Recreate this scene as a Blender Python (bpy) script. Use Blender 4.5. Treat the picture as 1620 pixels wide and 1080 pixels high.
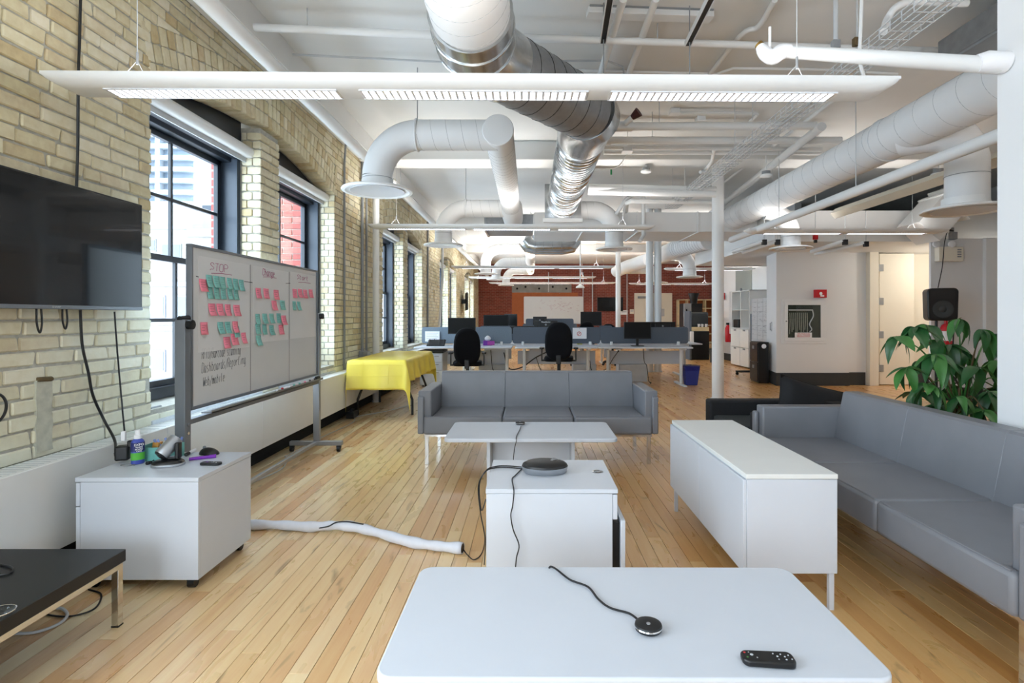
import bpy, math, random
from mathutils import Vector, Matrix
random.seed(7)
R = math.radians
for o in list(bpy.data.objects):
    bpy.data.objects.remove(o)
scene = bpy.context.scene
C = scene.collection

# ------------------------------------------------------------------ camera
cam = bpy.data.cameras.new('camera')
cam.sensor_width = 36
cam.lens = 36 * 860 / 1620
cam.shift_y = -40 / 1620
cam.shift_x = -28 / 1620
cam.clip_end = 600
cam.clip_start = 0.02
camo = bpy.data.objects.new('camera', cam)
camo.location = (0, 0, 1.3)
camo.rotation_euler = (R(90), 0, 0)
C.objects.link(camo)
scene.camera = camo

# ------------------------------------------------------------------ world: bright overcast sky
w = bpy.data.worlds.new('overcast')
scene.world = w
w.use_nodes = True
bg = w.node_tree.nodes['Background']
bg.inputs[0].default_value = (0.75, 0.875, 1.0, 1)
bg.inputs[1].default_value = 8.2
scene.view_settings.view_transform = 'Standard'
scene.view_settings.look = 'None'
scene.view_settings.gamma = 1
scene.view_settings.use_curve_mapping = False
scene.view_settings.exposure = 0.55
LAMP_UP = 17.0      # watts per metre of fixture, upward tubes
LAMP_DOWN = 3.0     # emission of the louvred lower tubes
scene.cycles.max_bounces = 8
scene.cycles.diffuse_bounces = 4
scene.cycles.glossy_bounces = 4
scene.cycles.transparent_max_bounces = 8
scene.cycles.use_denoising = True
scene.cycles.sample_clamp_indirect = 8
scene.cycles.caustics_reflective = False
scene.cycles.caustics_refractive = False


# daylight portals at the window openings (they guide sky sampling, give no light of their own)
def portal(name, loc, rot, sx, sy):
    l = bpy.data.lights.new(name, 'AREA')
    l.shape = 'RECTANGLE'
    l.size, l.size_y = sx, sy
    l.cycles.is_portal = True
    o = bpy.data.objects.new(name, l)
    o.location = loc
    o.rotation_euler = rot
    C.objects.link(o)


PAIRS = [(3.52, 4.97, 5.32, 6.84), (9.07, 10.54, 10.92, 12.4), (14.82, 16.32, 16.67, 18.17), (20.4, 21.9, 22.25, 23.75)]
for pr in PAIRS:
    for a, b in (pr[:2], pr[2:]):
        portal('window_portal', (-3.0, (a + b) / 2, 1.75), (0, R(-90), 0), 2.2, b - a)
REAR = [(-2.35, -0.55)]  # unseen rear opening, placed and sized to light the fronts facing the camera
NEAR = [(-2.05, -.6), (-.25, 1.25)]     # the window pair beside the camera, left of the picture
for a, b in REAR:
    portal('window_portal', ((a + b) / 2, -4.2, 1.8), (R(90), 0, 0), b - a, 2.6)
for a, b in NEAR:
    portal('window_portal', (-2.8, (a + b) / 2, 1.75), (0, R(-90), 0), 2.1, b - a)


# ------------------------------------------------------------------ helpers
class MB:
    """collects vertices and faces, links them as one mesh object"""
    def __init__(s):
        s.v, s.f, s.a = [], [], {}

    def add(s, vs, fs, rnd=None):
        n = len(s.v)
        s.v += [tuple(p) for p in vs]
        for f in fs:
            if rnd is not None:
                s.a[len(s.f)] = rnd
            s.f.append(tuple(i + n for i in f))
        return s

    def hexa(s, p, rnd=None):   # p: 8 corners, bottom ring then top ring
        return s.add(p, [(3, 2, 1, 0), (4, 5, 6, 7), (0, 1, 5, 4), (1, 2, 6, 5), (2, 3, 7, 6), (3, 0, 4, 7)], rnd)

    def box(s, x0, x1, y0, y1, z0, z1, rnd=None):
        return s.hexa([(x0, y0, z0), (x1, y0, z0), (x1, y1, z0), (x0, y1, z0), (x0, y0, z1), (x1, y0, z1), (x1, y1, z1), (x0, y1, z1)], rnd)

    def obox(s, c, size, mat):
        q = [Vector((i * size[0] / 2, j * size[1] / 2, k * size[2] / 2)) for k in (-1, 1) for i, j in ((-1, -1), (1, -1), (1, 1), (-1, 1))]
        return s.hexa([Vector(c) + mat @ p for p in q])

    def tube(s, pts, r, n=10, caps=True, closed=False):
        pts = [Vector(p) for p in pts]
        m = len(pts)
        rs = r if isinstance(r, (list, tuple)) else [r] * m
        up = None
        rings = []
        for i, p in enumerate(pts):
            if closed:
                t = pts[(i + 1) % m] - pts[i - 1]
            else:
                t = pts[min(i + 1, m - 1)] - pts[max(i - 1, 0)]
            t.normalize()
            if up is None:
                up = Vector((0, 0, 1)) if abs(t.z) < .9 else Vector((1, 0, 0))
            up = (up - t * up.dot(t))
            if up.length < 1e-6:
                up = t.orthogonal()
            up.normalize()
            sd = t.cross(up)
            rings.append([p + (up * math.cos(2 * math.pi * k / n) + sd * math.sin(2 * math.pi * k / n)) * rs[i] for k in range(n)])
        vs = [p for g in rings for p in g]
        fs = []
        for i in range(m if closed else m - 1):
            j = (i + 1) % m
            for k in range(n):
                l = (k + 1) % n
                fs.append((i * n + k, j * n + k, j * n + l, i * n + l))
        if caps and not closed:
            fs.append(tuple(range(n)))
            fs.append(tuple(range((m - 1) * n, m * n))[::-1])
        return s.add(vs, fs)

    def cyl(s, p, q, r, n=16, r2=None):
        return s.tube([p, q], [r, r if r2 is None else r2], n)

    def lathe(s, prof, o=(0, 0, 0), n=20, sx=1, sy=1, mat=None):
        vs, fs = [], []
        for r, z in prof:
            for k in range(n):
                a = 2 * math.pi * k / n
                p = Vector((r * sx * math.cos(a), r * sy * math.sin(a), z))
                if mat:
                    p = mat @ p
                vs.append(p + Vector(o))
        m = len(prof)
        for i in range(m - 1):
            for k in range(n):
                l = (k + 1) % n
                fs.append((i * n + k, i * n + l, (i + 1) * n + l, (i + 1) * n + k))
        fs.append(tuple(range(n))[::-1])
        fs.append(tuple(range((m - 1) * n, m * n)))
        return s.add(vs, fs)

    def prism(s, poly, a, b, ax='z'):
        f = {'z': lambda u, v, w: (u, v, w), 'x': lambda u, v, w: (w, u, v), 'y': lambda u, v, w: (u, w, v)}[ax]
        n = len(poly)
        vs = [f(u, v, a) for u, v in poly] + [f(u, v, b) for u, v in poly]
        fs = [tuple(range(n))[::-1], tuple(range(n, 2 * n))] + [(i, (i + 1) % n, n + (i + 1) % n, n + i) for i in range(n)]
        return s.add(vs, fs)

    def grid(s, fn, nu, nv):
        vs = [fn(i / nu, j / nv) for j in range(nv + 1) for i in range(nu + 1)]
        fs = [(j * (nu + 1) + i, j * (nu + 1) + i + 1, (j + 1) * (nu + 1) + i + 1, (j + 1) * (nu + 1) + i) for j in range(nv) for i in range(nu)]
        return s.add(vs, fs)

    def mesh(s, name, mat, smooth=38, fix=True):
        me = bpy.data.meshes.new(name)
        me.from_pydata([tuple(p) for p in s.v], [], s.f)
        if mat:
            me.materials.append(mat)
        if fix:
            import bmesh
            bm = bmesh.new()
            bm.from_mesh(me)
            bmesh.ops.recalc_face_normals(bm, faces=bm.faces)
            bm.to_mesh(me)
            bm.free()
        if s.a:
            at = me.attributes.new('rnd', 'FLOAT', 'FACE')
            at.data.foreach_set('value', [s.a.get(i, 0.0) for i in range(len(me.polygons))])
        if smooth:
            me.polygons.foreach_set('use_smooth', [True] * len(me.polygons))
            me.set_sharp_from_angle(angle=R(smooth))
        me.update()
        return me

    def build(s, name, mat, parent=None, bev=0, seg=2, smooth=38, kind=None):
        o = bpy.data.objects.new(name, s.mesh(name, mat, smooth))
        C.objects.link(o)
        if parent:
            o.parent = parent
        if bev:
            m = o.modifiers.new('bevel', 'BEVEL')
            m.width, m.segments, m.limit_method, m.angle_limit = bev, seg, 'ANGLE', R(40)
            m.harden_normals = False
        if kind:
            o['kind'] = kind
        return o


def tag(o, label, cat, group=None, kind=None):
    o['label'] = label
    o['category'] = cat
    if group:
        o['group'] = group
    if kind:
        o['kind'] = kind
    return o


def thing(name, label, cat, loc=(0, 0, 0), rz=0, group=None):
    o = bpy.data.objects.new(name, None)
    o.empty_display_size = .1
    o.location = loc
    o.rotation_euler = (0, 0, R(rz))
    C.objects.link(o)
    return tag(o, label, cat, group)


def copy_tree(o, parent=None):
    c = o.copy()
    C.objects.link(c)
    if parent:
        c.parent = parent
    for ch in list(o.children):
        copy_tree(ch, c)
    return c


def struct(o):
    o['kind'] = 'structure'
    return o


def box(name, mat, parent, x0, x1, y0, y1, z0, z1, bev=0.002, seg=1):
    return MB().box(x0, x1, y0, y1, z0, z1).build(name, mat, parent, bev, seg)


def rrect(x0, x1, y0, y1, r, n=5):
    out = []
    for cx, cy, a in ((x1 - r, y0 + r, -90), (x1 - r, y1 - r, 0), (x0 + r, y1 - r, 90), (x0 + r, y0 + r, 180)):
        for k in range(n + 1):
            t = R(a + 90 * k / n)
            out.append((cx + r * math.cos(t), cy + r * math.sin(t)))
    return out


def arc(c, r, a0, a1, n, plane='xz', y=0):
    out = []
    for k in range(n + 1):
        t = R(a0 + (a1 - a0) * k / n)
        out.append((c[0] + r * math.cos(t), y, c[1] + r * math.sin(t)) if plane == 'xz' else (c[0] + r * math.cos(t), c[1] + r * math.sin(t), y))
    return out


def spline(pts, k=6):
    """Catmull-Rom through the points"""
    P = [Vector(p) for p in pts]
    P = [P[0] * 2 - P[1]] + P + [P[-1] * 2 - P[-2]]
    out = []
    for i in range(1, len(P) - 2):
        for j in range(k):
            t = j / k
            a, b, c, d = P[i - 1:i + 3]
            out.append(.5 * ((2 * b) + (c - a) * t + (2 * a - 5 * b + 4 * c - d) * t * t + (3 * b - a - 3 * c + d) * t ** 3))
    out.append(P[-2])
    return out


def cable(name, pts, r, mat, parent=None, k=6, n=6):
    return MB().tube(spline(pts, k), r, n).build(name, mat, parent)


def text(name, s, size, mat, parent, loc, rot, align='CENTER', ext=.0004, sx=1):
    cu = bpy.data.curves.new(name, 'FONT')
    cu.body, cu.size, cu.align_x, cu.align_y, cu.extrude = s, size, align, 'CENTER', ext
    cu.resolution_u = 2
    t = bpy.data.objects.new(name, cu)
    C.objects.link(t)
    bpy.context.view_layer.update()
    me = bpy.data.meshes.new_from_object(t.evaluated_get(bpy.context.evaluated_depsgraph_get()))
    bpy.data.objects.remove(t)
    me.materials.clear()
    me.materials.append(mat)
    o = bpy.data.objects.new(name, me)
    C.objects.link(o)
    o.parent = parent
    o.location = loc
    o.rotation_euler = rot
    o.scale = (sx, 1, 1)
    return o


# ------------------------------------------------------------------ materials
def lin(h):
    h = h.lstrip('#')
    c = [int(h[i:i + 2], 16) / 255 for i in (0, 2, 4)]
    return tuple(x / 12.92 if x <= .04045 else ((x + .055) / 1.055) ** 2.4 for x in c) + (1,)


def nodes(name):
    m = bpy.data.materials.new(name)
    m.use_nodes = True
    nt = m.node_tree
    return m, nt, nt.nodes['Principled BSDF'], nt.nodes.new, nt.links.new


def mat(name, col, rough=.5, metal=0.0, var=.06, scale=8.0, bump=.0, bscale=120.0, coat=0, emit=0, aniso=None, trans=0, spec=.5):
    m, nt, b, N, L = nodes(name)
    b.inputs['Roughness'].default_value = rough
    b.inputs['Metallic'].default_value = metal
    b.inputs['Coat Weight'].default_value = coat
    b.inputs['Specular IOR Level'].default_value = spec
    tc = N('ShaderNodeTexCoord')
    no = N('ShaderNodeTexNoise')
    no.inputs['Scale'].default_value = scale
    no.inputs['Detail'].default_value = 3
    L(tc.outputs['Object'], no.inputs['Vector'])
    if aniso:
        mp = N('ShaderNodeMapping')
        mp.inputs['Scale'].default_value = aniso
        L(tc.outputs['Object'], mp.inputs['Vector'])
        L(mp.outputs[0], no.inputs['Vector'])
    c = lin(col)
    r = N('ShaderNodeValToRGB')
    r.color_ramp.elements[0].position, r.color_ramp.elements[1].position = .3, .7
    r.color_ramp.elements[0].color = tuple(x * (1 - var) for x in c[:3]) + (1,)
    r.color_ramp.elements[1].color = tuple(min(1, x * (1 + var)) for x in c[:3]) + (1,)
    L(no.outputs['Fac'], r.inputs[0])
    L(r.outputs[0], b.inputs['Base Color'])
    if bump:
        n2 = N('ShaderNodeTexNoise')
        n2.inputs['Scale'].default_value = bscale
        L(tc.outputs['Object'], n2.inputs['Vector'])
        bp = N('ShaderNodeBump')
        bp.inputs['Strength'].default_value = bump
        bp.inputs['Distance'].default_value = .002
        L(n2.outputs['Fac'], bp.inputs['Height'])
        L(bp.outputs[0], b.inputs['Normal'])
    if emit:
        b.inputs['Emission Color'].default_value = c
        b.inputs['Emission Strength'].default_value = emit
    if trans:
        b.inputs['Transmission Weight'].default_value = trans
    return m


def brick_mat(name, ramp, paint, paint_amt):
    """one brick: tone from object / face random, mottling, pits and old paint residue"""
    m, nt, b, N, L = nodes(name)
    b.inputs['Roughness'].default_value = .85
    oi, at, ge = N('ShaderNodeObjectInfo'), N('ShaderNodeAttribute'), N('ShaderNodeNewGeometry')
    at.attribute_name = 'rnd'
    ad, fr = N('ShaderNodeMath'), N('ShaderNodeMath')
    fr.operation = 'FRACT'
    L(oi.outputs['Random'], ad.inputs[0])
    L(at.outputs['Fac'], ad.inputs[1])
    L(ad.outputs[0], fr.inputs[0])
    r = N('ShaderNodeValToRGB')
    els = r.color_ramp.elements
    els[0].color, els[1].color = lin(ramp[0]), lin(ramp[-1])
    for i, c in enumerate(ramp[1:-1]):
        els.new((i + 1) / (len(ramp) - 1)).color = lin(c)
    L(fr.outputs[0], r.inputs[0])
    n1, n2 = N('ShaderNodeTexNoise'), N('ShaderNodeTexNoise')
    n1.inputs['Scale'].default_value, n1.inputs['Detail'].default_value = 22, 6
    n2.inputs['Scale'].default_value, n2.inputs['Detail'].default_value = 1.7, 8
    L(ge.outputs['Position'], n1.inputs['Vector'])
    L(ge.outputs['Position'], n2.inputs['Vector'])
    mx = N('ShaderNodeMix')
    mx.data_type, mx.blend_type = 'RGBA', 'OVERLAY'
    mx.inputs[0].default_value = .45
    L(r.outputs[0], mx.inputs[6])
    L(n1.outputs['Color'], mx.inputs[7])
    hs = N('ShaderNodeHueSaturation')
    L(mx.outputs[2], hs.inputs['Color'])
    bw = N('ShaderNodeRGBToBW')
    L(n1.outputs['Color'], bw.inputs[0])
    mx.inputs[7].default_value = (.5, .5, .5, 1)
    nt.links.remove(mx.inputs[7].links[0])
    L(bw.outputs[0], mx.inputs[7])
    # paint residue: patches, more of them low on the wall where it was once painted
    sep = N('ShaderNodeSeparateXYZ')
    L(ge.outputs['Position'], sep.inputs[0])
    mr = N('ShaderNodeMapRange')
    mr.inputs['From Min'].default_value, mr.inputs['From Max'].default_value = .5, 2.6
    mr.inputs['To Min'].default_value, mr.inputs['To Max'].default_value = paint_amt, -.25
    L(sep.outputs['Z'], mr.inputs['Value'])
    a2 = N('ShaderNodeMath')
    L(mr.outputs[0], a2.inputs[0])
    L(n2.outputs['Fac'], a2.inputs[1])
    pr = N('ShaderNodeValToRGB')
    pr.color_ramp.elements[0].position, pr.color_ramp.elements[1].position = .5, .85
    L(a2.outputs[0], pr.inputs[0])
    ml = N('ShaderNodeMath')
    ml.operation = 'MULTIPLY'
    ml.inputs[1].default_value = .6
    L(pr.outputs[0], ml.inputs[0])
    m2 = N('ShaderNodeMix')
    m2.data_type = 'RGBA'
    L(ml.outputs[0], m2.inputs[0])
    L(hs.outputs[0], m2.inputs[6])
    m2.inputs[7].default_value = lin(paint)
    L(m2.outputs[2], b.inputs['Base Color'])
    bp = N('ShaderNodeBump')
    bp.inputs['Strength'].default_value, bp.inputs['Distance'].default_value = .5, .006
    L(n1.outputs['Fac'], bp.inputs['Height'])
    L(bp.outputs[0], b.inputs['Normal'])
    return m


def wood_mat(name, ramp, stain, rough=.32):
    """one floor board: tone per board, grain along Y, worn dark stains"""
    m, nt, b, N, L = nodes(name)
    oi, at, ge = N('ShaderNodeObjectInfo'), N('ShaderNodeAttribute'), N('ShaderNodeNewGeometry')
    at.attribute_name = 'rnd'
    ad, fr = N('ShaderNodeMath'), N('ShaderNodeMath')
    fr.operation = 'FRACT'
    L(oi.outputs['Random'], ad.inputs[0])
    L(at.outputs['Fac'], ad.inputs[1])
    L(ad.outputs[0], fr.inputs[0])
    r = N('ShaderNodeValToRGB')
    els = r.color_ramp.elements
    els[0].color, els[1].color = lin(ramp[0]), lin(ramp[-1])
    for i, c in enumerate(ramp[1:-1]):
        els.new((i + 1) / (len(ramp) - 1)).color = lin(c)
    L(fr.outputs[0], r.inputs[0])
    # every board samples the grain at its own offset
    cmb = N('ShaderNodeCombineXYZ')
    m10 = N('ShaderNodeMath')
    m10.operation = 'MULTIPLY'
    m10.inputs[1].default_value = 37.0
    L(fr.outputs[0], m10.inputs[0])
    L(m10.outputs[0], cmb.inputs[2])
    va = N('ShaderNodeVectorMath')
    L(ge.outputs['Position'], va.inputs[0])
    L(cmb.outputs[0], va.inputs[1])
    mp = N('ShaderNodeMapping')
    mp.inputs['Scale'].default_value = (45, 2.2, 1)
    L(va.outputs[0], mp.inputs['Vector'])
    n1 = N('ShaderNodeTexNoise')
    n1.inputs['Scale'].default_value, n1.inputs['Detail'].default_value = 1, 8
    n1.inputs['Distortion'].default_value = .6
    L(mp.outputs[0], n1.inputs['Vector'])
    mx = N('ShaderNodeMix')
    mx.data_type, mx.blend_type = 'RGBA', 'OVERLAY'
    mx.inputs[0].default_value = .3
    L(r.outputs[0], mx.inputs[6])
    L(n1.outputs['Fac'], mx.inputs[7])
    mp2 = N('ShaderNodeMapping')
    mp2.inputs['Scale'].default_value = (11, 2.6, 1)
    L(va.outputs[0], mp2.inputs['Vector'])
    n2 = N('ShaderNodeTexNoise')
    n2.inputs['Scale'].default_value, n2.inputs['Detail'].default_value, n2.inputs['Distortion'].default_value = 1, 5, 1.0
    L(mp2.outputs[0], n2.inputs['Vector'])
    rs = N('ShaderNodeValToRGB')
    rs.color_ramp.elements[0].position, rs.color_ramp.elements[1].position = .63, .76
    L(n2.outputs['Fac'], rs.inputs[0])
    ml = N('ShaderNodeMath')
    ml.operation = 'MULTIPLY'
    ml.inputs[1].default_value = .6
    L(rs.outputs[0], ml.inputs[0])
    m2 = N('ShaderNodeMix')
    m2.data_type = 'RGBA'
    L(ml.outputs[0], m2.inputs[0])
    L(mx.outputs[2], m2.inputs[6])
    m2.inputs[7].default_value = lin(stain)
    # uneven room light painted into the colour: paler window side, ambered towards the right
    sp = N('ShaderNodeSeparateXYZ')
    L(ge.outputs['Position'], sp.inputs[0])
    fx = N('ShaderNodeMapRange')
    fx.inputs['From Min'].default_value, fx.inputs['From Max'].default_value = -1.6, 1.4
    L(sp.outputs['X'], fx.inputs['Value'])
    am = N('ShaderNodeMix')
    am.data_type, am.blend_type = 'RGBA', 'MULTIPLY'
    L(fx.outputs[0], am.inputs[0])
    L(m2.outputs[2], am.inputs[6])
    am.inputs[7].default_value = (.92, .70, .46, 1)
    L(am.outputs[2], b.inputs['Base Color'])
    rr = N('ShaderNodeMapRange')
    rr.inputs['To Min'].default_value, rr.inputs['To Max'].default_value = rough - .08, rough + .14
    L(n2.outputs['Fac'], rr.inputs['Value'])
    L(rr.outputs[0], b.inputs['Roughness'])
    bp = N('ShaderNodeBump')
    b.inputs['Coat Weight'].default_value, b.inputs['Coat Roughness'].default_value = .35, .16
    bp.inputs['Strength'].default_value, bp.inputs['Distance'].default_value = .08, .002
    L(n1.outputs['Fac'], bp.inputs['Height'])
    L(bp.outputs[0], b.inputs['Normal'])
    return m


def course_mat(name, c1, c2, mortar, bw=.22, rh=.075, axis='xz', rough=.8, msize=.008):
    """far brickwork whose single bricks are too small to tell apart"""
    m, nt, b, N, L = nodes(name)
    b.inputs['Roughness'].default_value = rough
    ge, sp, cb = N('ShaderNodeNewGeometry'), N('ShaderNodeSeparateXYZ'), N('ShaderNodeCombineXYZ')
    L(ge.outputs['Position'], sp.inputs[0])
    L(sp.outputs['X' if axis == 'xz' else 'Y'], cb.inputs[0])
    L(sp.outputs['Z'], cb.inputs[1])
    br = N('ShaderNodeTexBrick')
    br.inputs['Scale'].default_value = 1
    br.inputs['Brick Width'].default_value, br.inputs['Row Height'].default_value = bw, rh
    br.inputs['Mortar Size'].default_value = msize
    br.inputs['Color1'].default_value, br.inputs['Color2'].default_value, br.inputs['Mortar'].default_value = lin(c1), lin(c2), lin(mortar)
    L(cb.outputs[0], br.inputs['Vector'])
    no = N('ShaderNodeTexNoise')
    no.inputs['Scale'].default_value, no.inputs['Detail'].default_value = 2.5, 6
    L(ge.outputs['Position'], no.inputs['Vector'])
    mx = N('ShaderNodeMix')
    mx.data_type, mx.blend_type = 'RGBA', 'OVERLAY'
    mx.inputs[0].default_value = .35
    L(br.outputs['Color'], mx.inputs[6])
    L(no.outputs['Fac'], mx.inputs[7])
    L(mx.outputs[2], b.inputs['Base Color'])
    bp = N('ShaderNodeBump')
    bp.inputs['Strength'].default_value, bp.inputs['Distance'].default_value = .4, .01
    bp.invert = True
    L(br.outputs['Fac'], bp.inputs['Height'])
    L(bp.outputs[0], b.inputs['Normal'])
    return m


def glass_mat(name, tint='#F4F8FA', refl=.06, rough=.0):
    m = bpy.data.materials.new(name)
    m.use_nodes = True
    nt = m.node_tree
    nt.nodes.remove(nt.nodes['Principled BSDF'])
    out = nt.nodes['Material Output']
    t, g, x, f, p, q = (nt.nodes.new('ShaderNode' + k) for k in ('BsdfTransparent', 'BsdfGlossy', 'MixShader', 'LayerWeight', 'Math', 'Math'))
    t.inputs[0].default_value = lin(tint)
    g.inputs['Roughness'].default_value = rough
    p.operation, q.operation = 'POWER', 'MULTIPLY_ADD'
    p.inputs[1].default_value = 4.0
    q.inputs[1].default_value, q.inputs[2].default_value = .5, refl * .5
    nt.links.new(f.outputs['Facing'], p.inputs[0])
    nt.links.new(p.outputs[0], q.inputs[0])
    nt.links.new(q.outputs[0], x.inputs[0])
    nt.links.new(t.outputs[0], x.inputs[1])
    nt.links.new(g.outputs[0], x.inputs[2])
    nt.links.new(x.outputs[0], out.inputs[0])
    return m


M = {}
M['brick'] = brick_mat('yellow_brick', ['#C6B994', '#DDD5B8', '#D0C5A3', '#E4DDC6', '#C2AF86', '#DCD4BA'], '#E2E6D6', .34)
M['mortar'] = mat('grey_mortar', '#B0AEA4', .95, var=.15, scale=30, bump=.6, bscale=90)
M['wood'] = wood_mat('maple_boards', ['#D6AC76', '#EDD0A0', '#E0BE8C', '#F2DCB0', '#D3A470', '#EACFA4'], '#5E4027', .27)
M['gap'] = mat('floor_gap', '#4A3520', .9)
M['white'] = mat('white_paint', '#E4E5E5', .55, var=.02, scale=3, bump=.05)
M['ceil'] = mat('ceiling_white_paint', '#DDDDDB', .8, var=.03, scale=1.5, bump=.15, bscale=40)
M['wallw'] = mat('wall_white_paint', '#E2E3E4', .6, var=.015, scale=1, bump=.04, bscale=200)
M['cream'] = mat('cream_paint', '#E6DFCF', .6, var=.015, scale=1)
M['duct'] = mat('painted_white_duct', '#DEDFE0', .5, var=.03, scale=2)
M['seam'] = mat('duct_seam_grey', '#A3A6A9', .6)
M['galv'] = mat('galvanised_steel', '#C9CCCE', .22, 1, var=.12, scale=9, bump=.05)
M['galvg'] = mat('dull_galvanised_steel', '#8E9093', .45, .6, var=.1, scale=14)
M['rad'] = mat('radiator_cover_white', '#E4E5E3', .45, var=.01)
M['black'] = mat('black_plastic', '#0C0D0F', .4, var=.1)
M['blackm'] = mat('black_matte', '#141517', .7, var=.1)
M['screen'] = mat('dark_screen_glass', '#050607', .12, var=0, coat=.3)
M['screenm'] = mat('matt_monitor_glass', '#060708', .5, var=0, spec=.25)
M['frame'] = mat('dark_blue_black_frame', '#1A2028', .35, var=.05)
M['framel'] = mat('slate_window_paint', '#39424E', .4, var=.05)
M['chrome'] = mat('chrome', '#D8DADC', .08, 1, var=0)
M['alu'] = mat('satin_aluminium', '#A9ADB2', .38, .75, var=.04)
M['alud'] = mat('grey_powder_coat', '#7C8188', .4, .4, var=.04)
M['lam'] = mat('white_laminate', '#CDD2DA', .38, var=.01)
M['lamw'] = mat('white_laminate_warm', '#E4E5E2', .4, var=.01)
M['sofa'] = mat('grey_leather', '#797B81', .42, var=.05, scale=5, bump=.12, bscale=350)
M['sofab'] = mat('black_fabric', '#17181B', .85, var=.15, scale=60, bump=.3, bscale=500)
M['sofabs'] = mat('charcoal_fabric', '#2B3032', .85, var=.1, scale=60, bump=.3, bscale=500)
M['chairf'] = mat('black_chair_fabric', '#090B11', .85, var=.15, scale=90, bump=.2, bscale=500, spec=.2)
M['yellow'] = mat('yellow_plastic_cloth', '#EFDB5A', .35, var=.04, scale=4)
M['screenf'] = mat('grey_blue_felt', '#59616C', .9, var=.07, scale=70, bump=.3, bscale=500)
M['screenl'] = mat('light_blue_felt', '#75828F', .9, var=.07, scale=70, bump=.3, bscale=500)
M['board'] = mat('whiteboard_enamel', '#D6D8D9', .22, var=.01)
M['paper'] = mat('paper_sheet', '#D9DADB', .8, var=.015)
M['paperw'] = mat('white_paper', '#F0F0F2', .8, var=.01)
M['pink'] = mat('pink_note', '#F58CA0', .8, var=.03)
M['teal'] = mat('teal_note', '#84C4BD', .8, var=.03)
M['inkm'] = mat('magenta_ink', '#9C3A70', .7)
M['inkb'] = mat('black_ink', '#2C2C30', .7)
M['inkg'] = mat('worn_black_ink', '#4A4C50', .7)
M['inkr'] = mat('red_ink', '#C23A3A', .7)
M['red'] = mat('red_gloss', '#C4121F', .35, var=.05)
M['lens'] = mat('lit_louvre', '#F4F6FF', .4, var=0, emit=LAMP_DOWN)
M['louv'] = mat('louvre_blade', '#E9ECF2', .25, .3, var=0)
M['base'] = mat('charcoal_baseboard', '#2F3335', .6, var=.04)
M['redbrick'] = course_mat('red_brick_wall', '#8E4436', '#7A372C', '#9A7468', msize=.006)
M['redbricky'] = course_mat('red_brick_outside', '#A8544A', '#96443C', '#B79A90', axis='xz', msize=.008)
M['redone'] = brick_mat('red_brick_single', ['#9A5148', '#A85B50', '#8F463E', '#B0665A'], '#B98A80', -.2)
M['leaf'] = mat('plant_leaf', '#285A2D', .38, var=.25, scale=7, spec=.6)
M['leafl'] = mat('plant_leaf_pale', '#3F7836', .4, var=.25, scale=7)
M['stem'] = mat('plant_stem', '#5A4A2E', .8, var=.2)
M['glass'] = glass_mat('window_glass')
M['blue'] = mat('blue_bin', '#2B3A8C', .45, var=.05)
M['birch'] = mat('birch_shelf', '#DCC79B', .6, var=.06)
M['orange'] = mat('orange_panel', '#A65A2E', .7, var=.06)
M['conc'] = mat('concrete', '#8B8A86', .9, var=.15, scale=4, bump=.2)
M['sill'] = mat('painted_sill', '#C9CED3', .75, var=.1, scale=10, bump=.3)
M['purple'] = mat('purple_plastic', '#7B2DA8', .35)
M['grey'] = mat('grey_plastic', '#8A8D90', .5)
M['greyl'] = mat('light_grey_plastic', '#BFC2C5', .5)
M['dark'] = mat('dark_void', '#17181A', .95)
M['drag'] = mat('grey_door_paint', '#8D938F', .6, var=.02)
M['beige'] = mat('beige_channel', '#D8D2C2', .6, var=.03)


# ================================================================== SETTING
def seen(p, q):
    """rough pixel size of a box between corners p and q, 0 when outside the frame"""
    c = [(a + b) / 2 for a, b in zip(p, q)]
    x, y = c[0], c[1]
    if y < .5:
        return 0
    u, v = 838 + 860 * x / y, 500 - 860 * (c[2] - 1.3) / y
    if not (-10 < u < 1630 and -10 < v < 1090):
        return 0
    return 1 / (y * y) * (1 + abs(q[0] - p[0]) + abs(q[1] - p[1]))


def unit_box(name, m, ch=(.04, .12, .12), wob=.0):
    """chamfered unit box centred at the origin, 44 triangles"""
    import bmesh
    bm = bmesh.new()
    bmesh.ops.create_cube(bm, size=1)
    for v in bm.verts:
        v.co.x += random.uniform(-wob, wob) * .3
        v.co.y += random.uniform(-wob, wob) * .5
        v.co.z += random.uniform(-wob, wob)
    me = bpy.data.meshes.new(name)
    # chamfer by hand so that it keeps the same width along every axis after scaling
    cx, cy, cz = ch
    vs, fs = [], []
    for v in bm.verts:
        s = [1 if c > 0 else -1 for c in v.co]
        vs.append((v.co.x, v.co.y - s[1] * cy, v.co.z - s[2] * cz))
        vs.append((v.co.x - s[0] * cx, v.co.y, v.co.z - s[2] * cz))
        vs.append((v.co.x - s[0] * cx, v.co.y - s[1] * cy, v.co.z))
    bm2 = bmesh.new()
    for p in vs:
        bm2.verts.new(p)
    bmesh.ops.convex_hull(bm2, input=bm2.verts)
    bm2.to_mesh(me)
    bm.free()
    bm2.free()
    me.materials.append(m)
    return me


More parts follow.
